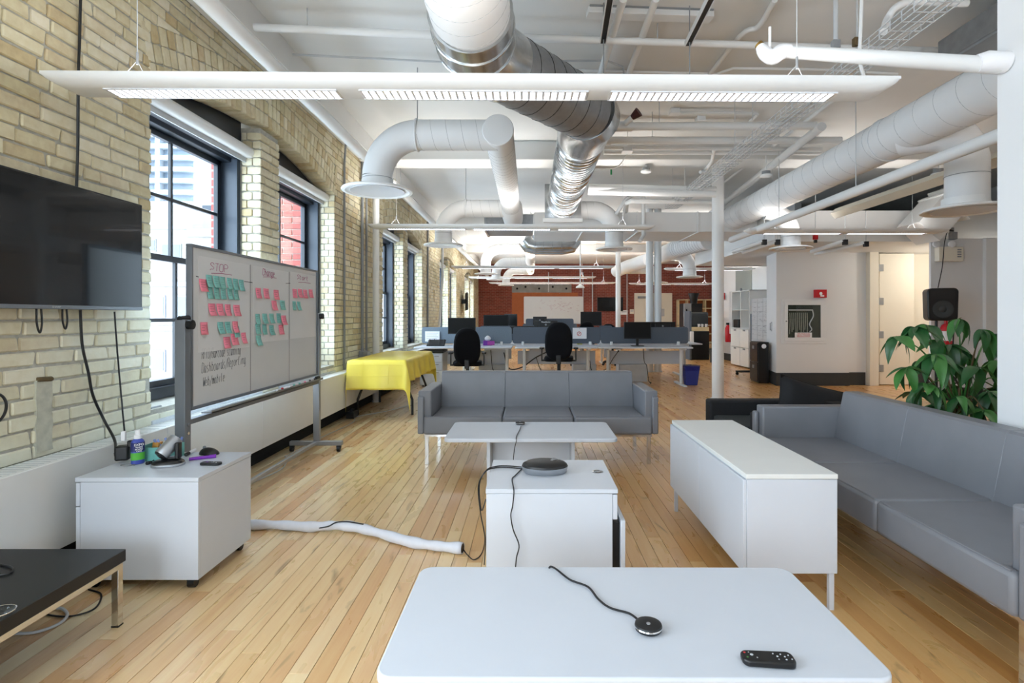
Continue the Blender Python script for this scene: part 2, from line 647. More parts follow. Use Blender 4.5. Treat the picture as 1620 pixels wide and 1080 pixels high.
# ---- floor: boards laid along the room
floor = struct(MB().box(-2.75, 9, -4, 26, -.06, -.014).build('floor', M['gap']))
BW = .0785
rng = random.Random(3)
boards = []
col = 0
x = -2.45
while x < 8.9:
    y = -4 - rng.uniform(0, 2)
    while y < 26:
        ln = rng.uniform(.7, 2.6)
        y0, y1 = max(y, -4), min(y + ln, 26)
        if y1 - y0 > .05:
            boards.append((seen((x, y0, 0), (x + BW, y1, 0)) if y1 > 1.7 else 0, x + .0009, x + BW - .0009, y0 + .0008, y1 - .0008, rng.uniform(-.0009, 0)))
        y += ln
    x += BW
boards.sort(key=lambda t: -t[0])
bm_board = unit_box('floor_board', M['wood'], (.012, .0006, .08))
rest = MB()
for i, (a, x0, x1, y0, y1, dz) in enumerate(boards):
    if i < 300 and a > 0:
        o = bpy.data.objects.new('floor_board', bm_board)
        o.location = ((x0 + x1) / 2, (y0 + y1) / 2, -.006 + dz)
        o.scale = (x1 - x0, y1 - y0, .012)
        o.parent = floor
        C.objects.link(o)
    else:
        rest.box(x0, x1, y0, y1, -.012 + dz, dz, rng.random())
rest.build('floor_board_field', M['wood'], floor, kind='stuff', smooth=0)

# ---- left wall: mortar core with window openings, bricks standing proud of it
WX = -2.45
ZS, RISE, HEAD = 2.82, .24, 3.55
SILL = .72


def arch(s, A, B, d=0):
    c, h = (A + B) / 2, (B - A) / 2
    t = (s - c) / h
    sl = -2 * RISE * t / h
    n = math.hypot(1, sl)
    return s - sl * d / n, ZS + RISE * (1 - t * t) + d / n


core = MB()
X0, X1 = -2.75, WX - .012
edges = [-4.0]
for a, b in NEAR:
    edges += [a, b]
    core.box(X0, X1, a, b, -.014, SILL).box(X0, X1, a, b, 2.8, 3.8)
for a, b, c, d in PAIRS:
    edges += [a, d]
edges.append(26.0)
for i in range(0, len(edges), 2):
    core.box(X0, X1, edges[i], edges[i + 1], -.014, 3.8)
for a, b, c, d in PAIRS:
    core.box(X0, X1, a, d, -.014, SILL - .03)
    core.box(X0, X1 - .003, b + .005, c - .003, SILL - .03, 3.02)
    n = 24
    lo = [arch(a + (d - a) * k / n, a, d, .012) for k in range(n + 1)]
    lo[0], lo[-1] = (a, lo[0][1]), (d, lo[-1][1])
    core.prism(lo + [(d, 3.8), (a, 3.8)], X0, X1, 'x')
wall = struct(core.build('wall_left', M['mortar'], smooth=0))

specs = []      # (size, centre, dims, roll)  axis aligned bricks
clipped = MB()
vous = []
rng = random.Random(11)
CH, BL, J = .0772, .229, .012
row = 0
z = .585
while z < HEAD - .01:
    z0, z1 = z + J / 2, min(z + CH - J / 2, HEAD)
    ivs = []
    cur = 1.3
    for a, b, c, d in PAIRS:
        if z1 <= SILL:
            continue
        if z0 < ZS - .03:
            ivs += [(cur, a), (b, c)]
            cur = d
        else:
            ivs.append((cur, a - .0))
            if z1 < 3.03:
                ivs.append((b, c))
            if z1 > ZS + RISE * .4 + .36:
                ivs.append((a, d))
            cur = d
    ivs.append((cur, 26))
    for lo, hi in ivs:
        s = lo - rng.uniform(.02, .2) - (BL / 2 if row % 2 else 0)
        while s < hi:
            ln = BL if rng.random() > .16 else BL / 2
            s0, s1 = max(s + J / 2, lo + .001), min(s + ln - J / 2, hi - .001)
            s += ln
            if s1 - s0 < .03:
                continue
            px = WX + rng.uniform(-.004, .003)
            pr = next(((p[0], p[3]) for p in PAIRS if p[0] - .001 <= s0 and s1 <= p[3] + .001 and (hi - lo) > 1 and lo == p[0]), None)
            if pr:      # above the arch: cut along the outer ring
                zl, zr = arch(s0, *pr)[1] + .372, arch(s1, *pr)[1] + .372
                if min(zl, zr) > z1 - .015:
                    continue
                if max(zl, zr) > z0:
                    zl, zr = min(max(zl, z0), z1 - .004), min(max(zr, z0), z1 - .004)
                    clipped.hexa([(WX - .03, s0, zl), (px, s0, zl), (px, s1, zr), (WX - .03, s1, zr), (WX - .03, s0, z1), (px, s0, z1), (px, s1, z1), (WX - .03, s1, z1)], rng.random())
                    continue
            tv = 1.9 < (s0 + s1) / 2 < 3.2 and 1.36 < z0 < 1.95
            sz = seen((px, s0, z0), (px, s1, z1)) if not tv else 0
            specs.append((sz, ((px + WX - .03) / 2, (s0 + s1) / 2, (z0 + z1) / 2), (px - WX + .03, s1 - s0, z1 - z0), rng.uniform(-.006, .006)))
    # reveals of the far jambs
    if z1 > SILL and z0 < 3.0:
        for a, b, c, d in PAIRS:
            for e, top in ((b, 3.02), (d, ZS)):
                if z1 > top:
                    continue
                sp = -2.53 if row % 2 else -2.58
                for xa, xb in ((-2.625, sp - J / 2), (sp + J / 2, WX - .004)):
                    specs.append((seen((xa, e, z0), (xb, e, z1)) * .8, ((xa + xb) / 2, e - .004, (z0 + z1) / 2), (xb - xa, .016 + rng.uniform(0, .004), z1 - z0), 0))
    z += CH
    row += 1
specs.sort(key=lambda t: -t[0])
variants = [unit_box('brick', M['brick'], (.25, .03, .09), .06) for _ in range(5)]
for i, (sz, c, d, roll) in enumerate(specs):
    if i < 300 and sz > 0:
        o = bpy.data.objects.new('brick', variants[i % 5])
        o.location, o.scale, o.rotation_euler = c, d, (roll, 0, 0)
        o.parent = wall
        C.objects.link(o)
    else:
        x, y, zz = c
        h = [q / 2 for q in d]
        clipped.box(x - h[0], x + h[0], y - h[1], y + h[1], zz - h[2], zz + h[2], rng.random())
# arch rings of bricks on edge
arch_var = [unit_box('arch_brick', M['brick'], (.06, .08, .05), .04) for _ in range(3)]
for pi, (a, b, c, d) in enumerate(PAIRS):
    n = int((d - a) / .078)
    for k in range(3):
        for i in range(n):
            s = a + (d - a) * (i + .5 + (.5 if k == 1 else 0) * 0) / n
            y, zz = arch(s, a, d, .06 + k * .122)
            y2, z2 = arch(s, a, d, 0)
            dep = .17 if k == 0 else .03
            px = WX + rng.uniform(-.004, .003)
            ang = math.atan2(-(y - y2), zz - z2)
            if pi == 0:
                o = bpy.data.objects.new('arch_brick', arch_var[i % 3])
                o.location = (px - dep / 2, y, zz)
                o.scale = (dep, .067, .112)
                o.rotation_euler = (ang, 0, 0)
                o.parent = wall
                C.objects.link(o)
            else:
                m = Matrix.Rotation(ang, 3, 'X')
                clipped.obox((px - dep / 2, y, zz), (dep, .067, .112), m)
                for f in range(len(clipped.f) - 6, len(clipped.f)):
                    clipped.a[f] = (i * .37 + k * .21) % 1
clipped.build('brick_field', M['brick'], wall, kind='stuff', smooth=0)

# outside skin of the building: red brick reveals beyond the sashes
for pi, (a, b, c, d) in enumerate(PAIRS):
    for wi, (e, far) in enumerate(((b, c), (d, d + .6))):
        dp = .04 if (pi == 0 and wi == 0) else .36
        near2 = pi == 0 and wi == 1
        op = struct(MB().box(-2.86 - dp, -2.86, e - (.008 if near2 else .02), far - .05, .3, 3.4).build('wall_outer_pier', M['mortar'] if near2 else M['redbricky'], smooth=0))
        if near2:       # these bricks show through the second window
            rb = unit_box('brick', M['redone'], (.03, .2, .08), .04)
            for r in range(32):
                z = .7 + r * .077
                sp = (.24, .12)[r % 2]
                for xa, xb in ((0, sp - .006), (sp + .006, .36)):
                    o = bpy.data.objects.new('brick', rb)
                    o.location = (-2.86 - (xa + xb) / 2, e - .012, z + .035)
                    o.scale = (xb - xa, .022, .065)
                    o.parent = op
                    C.objects.link(o)

# ---- windows
GX = -2.80


def window(n, a, b, A, B):
    o = struct(bpy.data.objects.new('window_%d' % n, None))
    C.objects.link(o)
    fr = MB()
    zt = 2.74
    fr.box(-2.86, -2.70, a, a + .05, SILL, zt).box(-2.86, -2.70, b - .05, b, SILL, zt).box(-2.86, -2.70, a, b, SILL - .02, SILL + .06).box(-2.86, -2.70, a, b, zt - .05, zt)
    fr.build('frame', M['frame'], o, .003, 1)
    k = 14
    lo = [(a, zt - .02), (b, zt - .02)]
    hi = [arch(b + (a - b) * i / k, A, B, .02) for i in range(k + 1)]
    MB().prism(lo + hi, -2.68, -2.64, 'x').build('head_panel', M['frame'], o)
    MB().box(-2.86, -2.645, b - .055, b - .002, SILL, zt).build('jamb_panel', M['framel'], o, .002, 1)
    MB().box(-2.86, -2.645, a + .002, a + .055, SILL, zt).build('jamb_panel', M['framel'], o, .002, 1)
    MB().box(-2.84, -2.81, b - .075, b - .054, SILL + .06, zt - .05).build('blind_guide', M['alu'], o)
    MB().add([(-2.9, a, SILL - .03), (-2.9, b, SILL - .03), (-2.44, b, .62), (-2.44, a, .62), (-2.9, a, .59), (-2.9, b, .59), (-2.44, b, .585), (-2.44, a, .585)],
             [(0, 1, 2, 3), (4, 5, 6, 7), (0, 1, 5, 4), (1, 2, 6, 5), (2, 3, 7, 6), (3, 0, 4, 7)]).build('sill', M['sill'], o, .004, 1)
    ya, yb = a + .06, b - .08
    for sname, z0, z1, gx in (('upper_sash', 1.72, zt - .05, GX), ('lower_sash', SILL + .06, 1.76, GX + .035)):
        mb = MB()
        w = .045
        mb.box(gx - .02, gx + .02, ya, ya + w, z0, z1).box(gx - .02, gx + .02, yb - w, yb, z0, z1)
        mb.box(gx - .02, gx + .02, ya, yb, z0, z0 + w).box(gx - .02, gx + .02, ya, yb, z1 - w, z1)
        ym, zm = (ya + yb) / 2, (z0 + z1) / 2
        mb.box(gx - .012, gx + .014, ym - .013, ym + .013, z0 + w, z1 - w).box(gx - .012, gx + .013, ya + w, yb - w, zm - .013, zm + .013)
        s = mb.build(sname, M['frame'], o, .002, 1)
        for p0, p1 in ((ya + w, ym - .013), (ym + .013, yb - w)):
            for q0, q1 in ((z0 + w, zm - .013), (zm + .013, z1 - w)):
                MB().box(gx - .003, gx + .001, p0 - .003, p1 + .003, q0 - .003, q1 + .003).build('pane', M['glass'], s, smooth=0)
    return o


ORD = ['first', 'second', 'third', 'fourth', 'fifth', 'sixth', 'seventh', 'eighth']
wn = 0
for a, b, c, d in PAIRS:
    for e, f in ((a, b), (c, d)):
        wn += 1
        window(wn, e, f, a, d)
        t = thing('roller_blind', 'white rolled-up blind over the %s window along the brick wall from the television' % ORD[wn - 1], 'blind', (0, 0, 0), 0, 'rolled-up window blinds')
        MB().tube([(-2.565, e + .02, 2.79), (-2.565, f + .05 if f + .05 < 1e3 else f, 2.79)], .052, 18).build('roll', M['white'], t)
        MB().box(-2.60, -2.585, e + .04, f - .01, 2.70, 2.75).build('hem_bar', M['greyl'], t, .003, 1)
        MB().cyl((-2.565, f + .04, 2.79), (-2.565, f + .065, 2.79), .03, 14).build('end_cap', M['greyl'], t)

# ---- other walls
struct(MB().box(2.47, 2.62, -4, 2.875, 0, 3.8).build('wall_right', M['wallw'], bev=.004, seg=1))
rear = MB()
xs = [-2.75] + [v for p in REAR for v in p] + [9]
for i in range(0, len(xs), 2):
    rear.box(xs[i], xs[i + 1], -4.2, -4, 0, 3.8)
for a, b in REAR:
    rear.box(a, b, -4.2, -4, 0, .5).box(a, b, -4.2, -4, 3.1, 3.8)
struct(rear.build('wall_rear', M['wallw']))
struct(MB().box(9, 9.15, -4.2, 26, 0, 3.8).build('wall_outer_right', M['wallw']))
wb = struct(MB().box(-2.75, 9, 26, 26.2, 0, 3.8).build('wall_back', M['redbrick']))
MB().box(-.85, 2.0, 25.97, 26, 2.43, 2.92).build('concrete_lintel', M['conc'], wb)
MB().box(-.85, 2.3, 25.98, 26, .6, 2.43).build('orange_panel', M['orange'], wb)
for i, dx in enumerate((-.6, -.2, .45, 1.1, 1.75)):
    MB().cyl((dx, 25.955, 2.62 + .08 * (i % 2)), (dx, 25.975, 2.62 + .08 * (i % 2)), .05, 10).build('anchor_plate', M['dark'], wb)
for dx, zz in ((2.55, 1.0), (3.0, .3), (4.65, .5), (.9, 2.45)):
    MB().cyl((dx, 25.96, zz), (dx, 25.96, 3.4), .025, 8).build('conduit', M['greyl'], wb)

# hose cabinet pier, recess and bifold door on the right
hw = struct(MB().prism([(4.62, 10.18), (5.98, 10.18), (5.98, 10.9), (4.75, 10.9)], 0, 3.0).build('wall_hose_pier', M['wallw']))
struct(MB().prism([(4.607, 10.165), (5.985, 10.165), (5.985, 10.2), (4.64, 10.2), (4.745, 10.87), (4.728, 10.87)], 0, .24).build('baseboard_hose_pier', M['base'], bev=.003, seg=1))
struct(MB().box(5.98, 6.40, 10.28, 10.42, 0, 3.0).build('wall_recess', M['wallw']))
struct(MB().box(5.98, 6.34, 10.265, 10.28, 0, .24).build('baseboard_recess', M['base']))
struct(MB().box(6.36, 6.53, 10.16, 10.42, 0, 2.62).build('trim_1', M['cream'], bev=.004, seg=1))
door = struct(MB().box(6.59, 7.24, 10.24, 10.28, .012, 2.48).build('door_1', M['cream'], bev=.003, seg=1))
for zz in (.32, .95, 1.58, 2.21):
    MB().box(6.50, 6.66, 10.225, 10.242, zz - .065, zz + .065).build('hinge', M['grey'], door, .003, 1)
MB().box(6.53, 6.59, 10.4, 10.42, 0, 2.5).build('gap', M['dark'], door)
struct(MB().box(6.53, 9, 10.55, 10.7, 0, 3.0).build('wall_alcove', M['cream']))
struct(MB().box(7.3, 9, 10.535, 10.55, 0, .22).build('baseboard_alcove', M['base']))
struct(MB().box(6.20, 7.0, 8.4, 8.44, 0, 2.5).build('wall_speaker', M['wallw']))
struct(MB().box(7.0, 7.18, 8.34, 8.6, 0, 2.5).build('trim_2', M['white'], bev=.004, seg=1))
struct(MB().box(7.18, 9, 8.4, 8.6, 0, 2.5).build('wall_far_right', M['wallw']))
struct(MB().box(6.19, 7.0, 8.385, 8.4, 0, .2).build('baseboard_speaker', M['base']))
# bulkhead ceiling above the right hand rooms
struct(MB().box(3.95, 9, 8.75, 13, 2.5, 3.0).build('ceiling_bulkhead', M['white'], bev=.004, seg=1))
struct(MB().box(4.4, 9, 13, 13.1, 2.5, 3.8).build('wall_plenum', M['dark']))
# far right wall beyond the pier
struct(MB().box(5.85, 6.0, 12, 16.6, 0, 3.8).build('wall_kitchen_side', M['wallw']))
struct(MB().box(5.83, 5.855, 14.3, 15.4, 0, 2.6).build('door_2', M['drag'], bev=.004, seg=1))
struct(MB().box(6.0, 9, 16.45, 16.6, 0, 3.8).build('wall_kitchen_front', M['wallw']))
struct(MB().box(5.82, 5.85, 15.4, 16.6, 0, .2).build('baseboard_kitchen', M['base']))

# ---- ceiling
ceil = struct(MB().box(-2.75, 9, -4.2, 26.2, 3.8, 3.95).build('ceiling', M['ceil']))
for y in (2.1, 7.75, 13.4, 19.0):
    MB().box(-2.44, 9, y, y + .45, 3.53, 3.8).build('beam', M['ceil'], ceil, .01, 2)
MB().box(-2.45, -2.21, -4, 26, 3.55, 3.8).build('edge_bulkhead', M['ceil'], ceil, .005, 1)

# ---- heater cover along the brick wall
hc = thing('heater_cover', 'long white heater cover running under the windows along the brick wall', 'heater cover')
y = 1.0
while y < 24:
    y2 = y + 1.22
    MB().box(-2.305, -2.29, y + .001, y2 - .001, .165, .597).build('front_panel', M['rad'], hc, .003, 1)
    MB().box(-2.44, -2.306, y + .001, y2 - .001, .582, .597).build('top_panel', M['rad'], hc)
    if y < 4:
        sl = MB()
        k = y + .02
        while k < y2 - .02:
            sl.box(-2.43, -2.315, k, k + .004, .5965, .5985)
            k += .035
        sl.build('top_grille', M['greyl'], hc)
    y = y2
MB().box(-2.44, -2.41, 1.0, 24, 0, .58).build('back_panel', M['dark'], hc)


# ================================================================== OUTSIDE THE WINDOWS
M['fac1'] = mat('pale_facade', '#857F78', .9, var=.04, scale=.2)
M['fac2'] = mat('pinkish_facade', '#7E7674', .9, var=.04, scale=.2)
M['fac3'] = mat('grey_facade', '#3C4046', .9, var=.06, scale=.3)
M['towerg'] = mat('tower_glass', '#56626E', .35, var=.15, scale=.2)
M['towers'] = mat('tower_slab', '#848A90', .8)
M['winb'] = mat('far_window_glass', '#5C6166', .3, var=.1, scale=.4)


def block(name, label, x0, x1, y0, y1, z1, m, wins=(), bands=(), glass='winb'):
    t = thing(name, label, 'building')
    MB().box(x0, x1, y0, y1, -25, z1).build('wall', m, t)
    for wx, wz, ww, wh in wins:
        f = MB().box(wx, wx + ww, y0 - .12, y0 + .05, wz, wz + wh).build('window', M['towers'], t)
        k = max(1, round(ww / 1.1))
        for i in range(k):
            MB().box(wx + .1 + i * (ww - .1) / k, wx + (i + 1) * (ww - .1) / k, y0 - .16, y0 - .1, wz + .12, wz + wh - .12).build('pane', M[glass], f)
    for z in bands:
        MB().box(x0 - .1, x1 + .1, y0 - .25, y0, z, z + .35).build('ledge', M['towers'], t)
    return t


tw = thing('apartment_tower', 'distant high-rise tower with stacked balconies seen through the first window', 'building')
MB().box(-132, -88.5, 143, 165, -25, 75).build('facade', M['towerg'], tw)
z = 18
while z < 74:
    MB().box(-133, -88, 141.2, 143.5, z, z + 1.15).build('balcony', M['towers'], tw)
    z += 3
for x in (-97.5, -106, -114.5):
    MB().box(x, x + 1.2, 141.4, 143.2, 15, 75).build('pillar', M['towers'], tw)
block('low_building', 'pale low building with ribbon windows seen through the first window', -46.5, -37.2, 60, 70, 13.6, M['fac1'],
      [(-42.8, 8.4, 1.6, 1.4), (-40.6, 7.7, 2.2, 1.6), (-44.6, 8.4, 1.2, 1.4), (-43.5, 3.5, 4, 1.6)], (10.9,))
block('annex_building', 'beige annex standing right of the pale low building outside', -37.2, -30.5, 59, 70, 10.8, M['fac1'], [(-35.6, 7.6, 1.2, 1.3), (-33.6, 7.6, 1.2, 1.3)], (9.9,))
block('slate_building', 'dark grey flat-roofed building behind the pale low building outside', -47, -42.5, 78, 88, 17.2, M['fac3'], [(-44.4, 11.9, 1.6, 1.3)])
block('street_block', 'pinkish concrete block with banded windows beyond the lower sashes', -36, -19, 42, 50, 5.6, M['fac2'],
      [(-30.5, 1.2, 2.4, 1.7), (-27.4, 1.2, 2.4, 1.7), (-24.2, 1.2, 2.4, 1.7), (-30.5, -3, 2.4, 1.7), (-27.4, -3, 2.4, 1.7), (-33.6, 1.2, 2.2, 1.7)], (.2, 3.6, -4))
block('opposite_block', 'red brick building across the street seen through the farther windows', -18, -11, 34, 60, 22, course_mat('far_red_brick', '#74443D', '#6A3A34', '#7C6A64'), [(-17.5, 4, 1.6, 2.2), (-14.8, 4, 1.6, 2.2)])

# ================================================================== CEILING SERVICES
def light_fixture(label, xc, L, y, z, nmod, rz=0, cables=True, power=1.0):
    t = thing('light_fixture', label, 'light fixture', (xc, y, z), rz, 'suspended linear light fixtures')
    prof = [(-.11, .060), (-.112, .045), (-.098, .022), (-.072, .006), (-.05, 0), (.05, 0), (.072, .006), (.098, .022), (.112, .045), (.11, .060)]
    ts = [0, .002, .012, .035, .065, .1, .13]
    cut = [.78, .74, .55, .30, .13, .03, 0]
    secs = [(-L / 2 + a, c) for a, c in zip(ts, cut)] + [(L / 2 - a, c) for a, c in zip(ts[::-1], cut[::-1])]
    vs, fs = [], []
    n = len(prof)
    for x, c in secs:
        zm = .06 * c
        for yy, zz in prof:
            q = max(zz, zm * .96)
            vs.append((x, yy * (1 if zz >= zm else .9 + .1 * zz / max(zm, 1e-4)), q))
    for i in range(len(secs) - 1):
        for k in range(n - 1):
            fs.append((i * n + k, i * n + k + 1, (i + 1) * n + k + 1, (i + 1) * n + k))
        # open trough on top: only a thin lid, set down a little
    fs += [tuple(range(n)), tuple(range((len(secs) - 1) * n, len(secs) * n))]
    MB().add(vs, fs).build('housing', M['white'], t, smooth=50)
    ml = (L - .42) / nmod
    for i in range(nmod):
        a = -L / 2 + .26 + i * ml + (i * .0)
        b = a + ml - .12
        m = MB()
        m.box(a, b, -.049, .049, -.002, .0)
        lo = m.build('louvre', M['lens'], t, smooth=0)
        bl = MB()
        k = int((b - a) / .035)
        for j in range(k + 1):
            x = a + (b - a) * j / k
            bl.hexa([(x - .001, -.05, -.0035), (x + .001, -.05, -.0035), (x + .001, .05, -.0035), (x - .001, .05, -.0035), (x - .009, -.05, -.001), (x + .009, -.05, -.001), (x + .009, .05, -.001), (x - .009, .05, -.001)])
        bl.box(a - .006, b + .006, -.056, -.048, -.005, .004).box(a - .006, b + .006, .048, .056, -.005, .004)
        bl.build('louvre_blades', M['louv'], lo, smooth=0)
    MB().box(-L / 2 + .14, L / 2 - .14, -.098, .098, .034, .037).build('reflector_tray', M['white'], t, smooth=0)
    if cables:
        for x in (-L / 2 + .38, L / 2 - .45):
            w = MB()
            w.cyl((x, 0, .16), (x, 0, 3.798 - z), .0022, 5)
            w.cyl((x, 0, .16), (x - .09, 0, .058), .0018, 5).cyl((x, 0, .16), (x + .05, 0, .058), .0018, 5)
            w.build('suspension_cable', M['greyl'], t)
            MB().cyl((x, 0, .14), (x, 0, .20), .006, 8).build('cable_gripper', M['grey'], t)
    l = bpy.data.lights.new('uplight_tube', 'AREA')
    l.shape = 'RECTANGLE'
    l.size, l.size_y = L - .35, .14
    l.energy = LAMP_UP * L * power
    l.color = (1.0, .97, .93)
    lo = bpy.data.objects.new('uplight_tube', l)
    lo.location = (0, 0, .046)
    lo.rotation_euler = (R(180), 0, 0)
    lo.parent = t
    C.objects.link(lo)
    return t


light_fixture('long white suspended light nearest the camera crossing the big silver duct', -.262, 4.10, 2.7, 2.398, 3, .8, power=.13)
light_fixture('white suspended light in the second row ending at the pole by the brick wall', -.25, 4.12, 7.9, 2.56, 3, 1.0, power=.45)
light_fixture('white suspended light in front of the hose cabinet wall and right diffuser', 4.58, 2.86, 7.9, 2.5, 2, 0, power=.25)
light_fixture('unseen white suspended light added for fill beyond the right wall in line with the nearest one', 4.58, 2.86, 2.7, 2.398, 2)  # added out of view to brighten the right and far side
light_fixture('white suspended light in the third row over the desks', .08, 4.18, 14.0, 2.53, 3)
light_fixture('white suspended light over the white shelves right of the columns', 4.63, 2.3, 14.0, 2.48, 2)
light_fixture('white suspended light in the fourth row over the far desks', .08, 4.2, 18.0, 2.55, 3)
light_fixture('white suspended light nearest the far red brick wall', .85, 4.77, 20.5, 2.52, 3)
light_fixture('white suspended light nearest the far red brick wall right of the columns', 5.4, 3.3, 20.5, 2.49, 2)


def helix(p, q, r, pitch, rt, n=26):
    p, q = Vector(p), Vector(q)
    t = (q - p)
    ln = t.length
    t.normalize()
    u = t.cross(Vector((0, 0, 1)))
    u = u.normalized() if u.length > .01 else Vector((1, 0, 0))
    v = t.cross(u)
    k = int(ln / pitch * n)
    return MB().tube([p + t * (ln * i / k) + (u * math.cos(2 * math.pi * i / n) + v * math.sin(2 * math.pi * i / n)) * r for i in range(k + 1)], rt, 4)


def elbow_pts(p, d1, d2, rad, n=10):
    """quarter bend from point p travelling along d1 turning into d2"""
    p, d1, d2 = Vector(p), Vector(d1), Vector(d2)
    c = p + d2 * rad
    return [c - d2 * rad * math.cos(math.pi / 2 * k / n) + d1 * rad * math.sin(math.pi / 2 * k / n) for k in range(n + 1)]


def diffuser(parent, x, y, z, r, R2):
    prof = [(r + .005, .10), (r + .006, .03), (R2 * .80, .022), (R2, .008), (R2 + .006, -.004), (R2, -.014), (R2 - .03, -.016), (R2 - .05, -.006), (R2 - .09, .002)]
    vs, fs = [], []
    n = 36
    for rr, zz in prof:
        for k in range(n):
            a = 2 * math.pi * k / n
            vs.append((x + rr * math.cos(a), y + rr * math.sin(a), z + zz))
    for i in range(len(prof) - 1):
        for k in range(n):
            fs.append((i * n + k, i * n + (k + 1) % n, (i + 1) * n + (k + 1) % n, (i + 1) * n + k))
    MB().add(vs, fs).build('diffuser_flange', M['white'], parent, smooth=30)
    MB().lathe([(R2 - .12, -.002), (R2 - .08, -.012), (R2 - .085, .0), (.02, .01)], (x, y, z), 30).build('diffuser_plate', M['louv'], parent)


def drop_branch(t, x0, x1, y, z, zend, r, rad, sgn, flange, straps=True):
    """horizontal run along X, a bend, a drop and a round diffuser"""
    run = [(x0, y, z), (x1 - sgn * rad, y, z)]
    MB().tube([Vector(run[0]), Vector(run[1])], r, 28, caps=False).build('run', M['duct'], t)
    helix(run[0], run[1], r, .15, .0018).build('spiral_seam', M['seam'], t)
    MB().tube(elbow_pts(run[1], (sgn, 0, 0), (0, 0, -1), rad, 14), r, 28, caps=False).build('bend', M['duct'], t)
    MB().tube([(x1, y, z - rad), (x1, y, zend + .02)], r, 28, caps=False).build('drop', M['duct'], t)
    MB().tube([(x1 + r * 1.006 * math.cos(2 * math.pi * k / 30), y + r * 1.006 * math.sin(2 * math.pi * k / 30), z - rad - .02) for k in range(30)], .003, 4, closed=True).build('joint_ring', M['seam'], t)
    if straps:
        sx = run[1][0] + sgn * .02
        MB().tube([(sx, y + r * 1.03 * math.cos(2 * math.pi * k / 28), z + r * 1.03 * math.sin(2 * math.pi * k / 28)) for k in range(28)], .011, 6, closed=True).build('strap', M['duct'], t)
        MB().cyl((sx, y, z + r), (sx, y, 3.8), .005, 6).build('hanger_rod', M['grey'], t)
    diffuser(t, x1, y, zend, r, flange)


# --- big central duct: white, silver bend, grey slanted run, silver run
t = thing('main_duct', 'large spiral duct overhead turning from white to dull grey to bright silver', 'duct')
MZ = 3.19
MB().tube([(-.37, -.6, MZ), (-.37, 3.42, MZ)], .25, 40).build('white_run', M['duct'], t)
helix((-.37, -.6, MZ), (-.37, 3.42, MZ), .25, .15, .0018, 32).build('spiral_seam', M['seam'], t)
dv = Vector((.92, 1.25, 0)).normalized()
A0, A1, B0, B1 = Vector((-.37, 3.36, MZ)), Vector((-.37, 3.80, MZ)), Vector((.55, 5.05, MZ)), Vector((.55, 5.62, MZ))
mid1 = A1 + dv * .30
MB().tube([A0, A1 - Vector((0, .05, 0))], .268, 40).build('collar', M['galv'], t)
MB().tube([A1 - Vector((0, .06, 0)), A1 + Vector((.05, .14, 0)), A1 + Vector((.17, .32, 0))], .268, 40).build('bend', M['galv'], t)
s0 = A1 + Vector((.15, .29, 0))
s1 = B0 - dv * .02
MB().tube([s0, s1], .258, 40).build('slanted_run', M['galvg'], t)
helix(s0, s1, .258, .17, .004, 32).build('spiral_seam', M['blackm'], t)
MB().tube([s1 - dv * .02, s1 + Vector((.05, .12, 0)), B1 - Vector((0, .25, 0)), B1], .268, 40).build('bend', M['galv'], t)
for yy in (3.52, 3.72):
    MB().tube([(-.37 + .272 * math.cos(2 * math.pi * k / 40), yy, MZ + .272 * math.sin(2 * math.pi * k / 40)) for k in range(40)], .006, 6, closed=True).build('rib', M['galv'], t)
MB().tube([B1 - Vector((0, .03, 0)), (.55, 9.0, MZ)], .25, 40).build('silver_run', M['galv'], t)
helix(B1, (.55, 9.0, MZ), .25, .105, .009, 32).build('spiral_seam', M['galv'], t)
MB().prism([(-.30, -.27), (.30, -.27), (.30, .30), (-.30, .30)], 9.0, 9.06, 'y').build('end_plate', M['galv'], t).location = (.55, 0, MZ)
MB().box(.22, .88, 8.98, 9.06, MZ - .335, MZ - .27).build('end_flange', M['white'], t, .006)
for p in ((-.37, 1.6), (.55, 7.2)):
    MB().cyl((p[0], p[1], MZ + .25), (p[0], p[1], 3.8), .006, 6).build('hanger_rod', M['grey'], t)

# --- white branch system on the left
t = thing('branch_duct', 'white spiral duct with capped end feeding two round diffusers by the brick wall', 'duct')
HX, HZ = -.31, 3.12
MB().tube([(HX, 5.32, HZ), (HX, 9.35, HZ)], .15, 32).build('header', M['duct'], t)
helix((HX, 5.7, HZ), (HX, 9.1, HZ), .15, .12, .0018).build('spiral_seam', M['seam'], t)
MB().lathe([(.152, 0), (.156, .012), (.15, .022), (.05, .024)], (HX, 5.33, HZ), 32, mat=Matrix.Rotation(R(90), 3, 'X')).build('end_cap', M['duct'], t)
MB().tube([(HX, 9.0, HZ), (HX, 9.1, HZ), (HX + .01, 9.4, HZ - .05), (HX + .02, 9.6, HZ - .12)], [.152, .185, .185, .17], 32).build('coupling', M['duct'], t)
drop_branch(t, HX + .02, -1.53, 5.47, HZ, 2.565, .15, .42, -1, .345)
drop_branch(t, HX + .02, -1.46, 9.2, HZ, 2.505, .145, .40, -1, .325)
t = thing('branch_duct', 'white duct bending down to a round diffuser beside the silver duct end', 'duct')
drop_branch(t, .80, 1.42, 9.15, 3.08, 2.43, .15, .36, 1, .30, False)

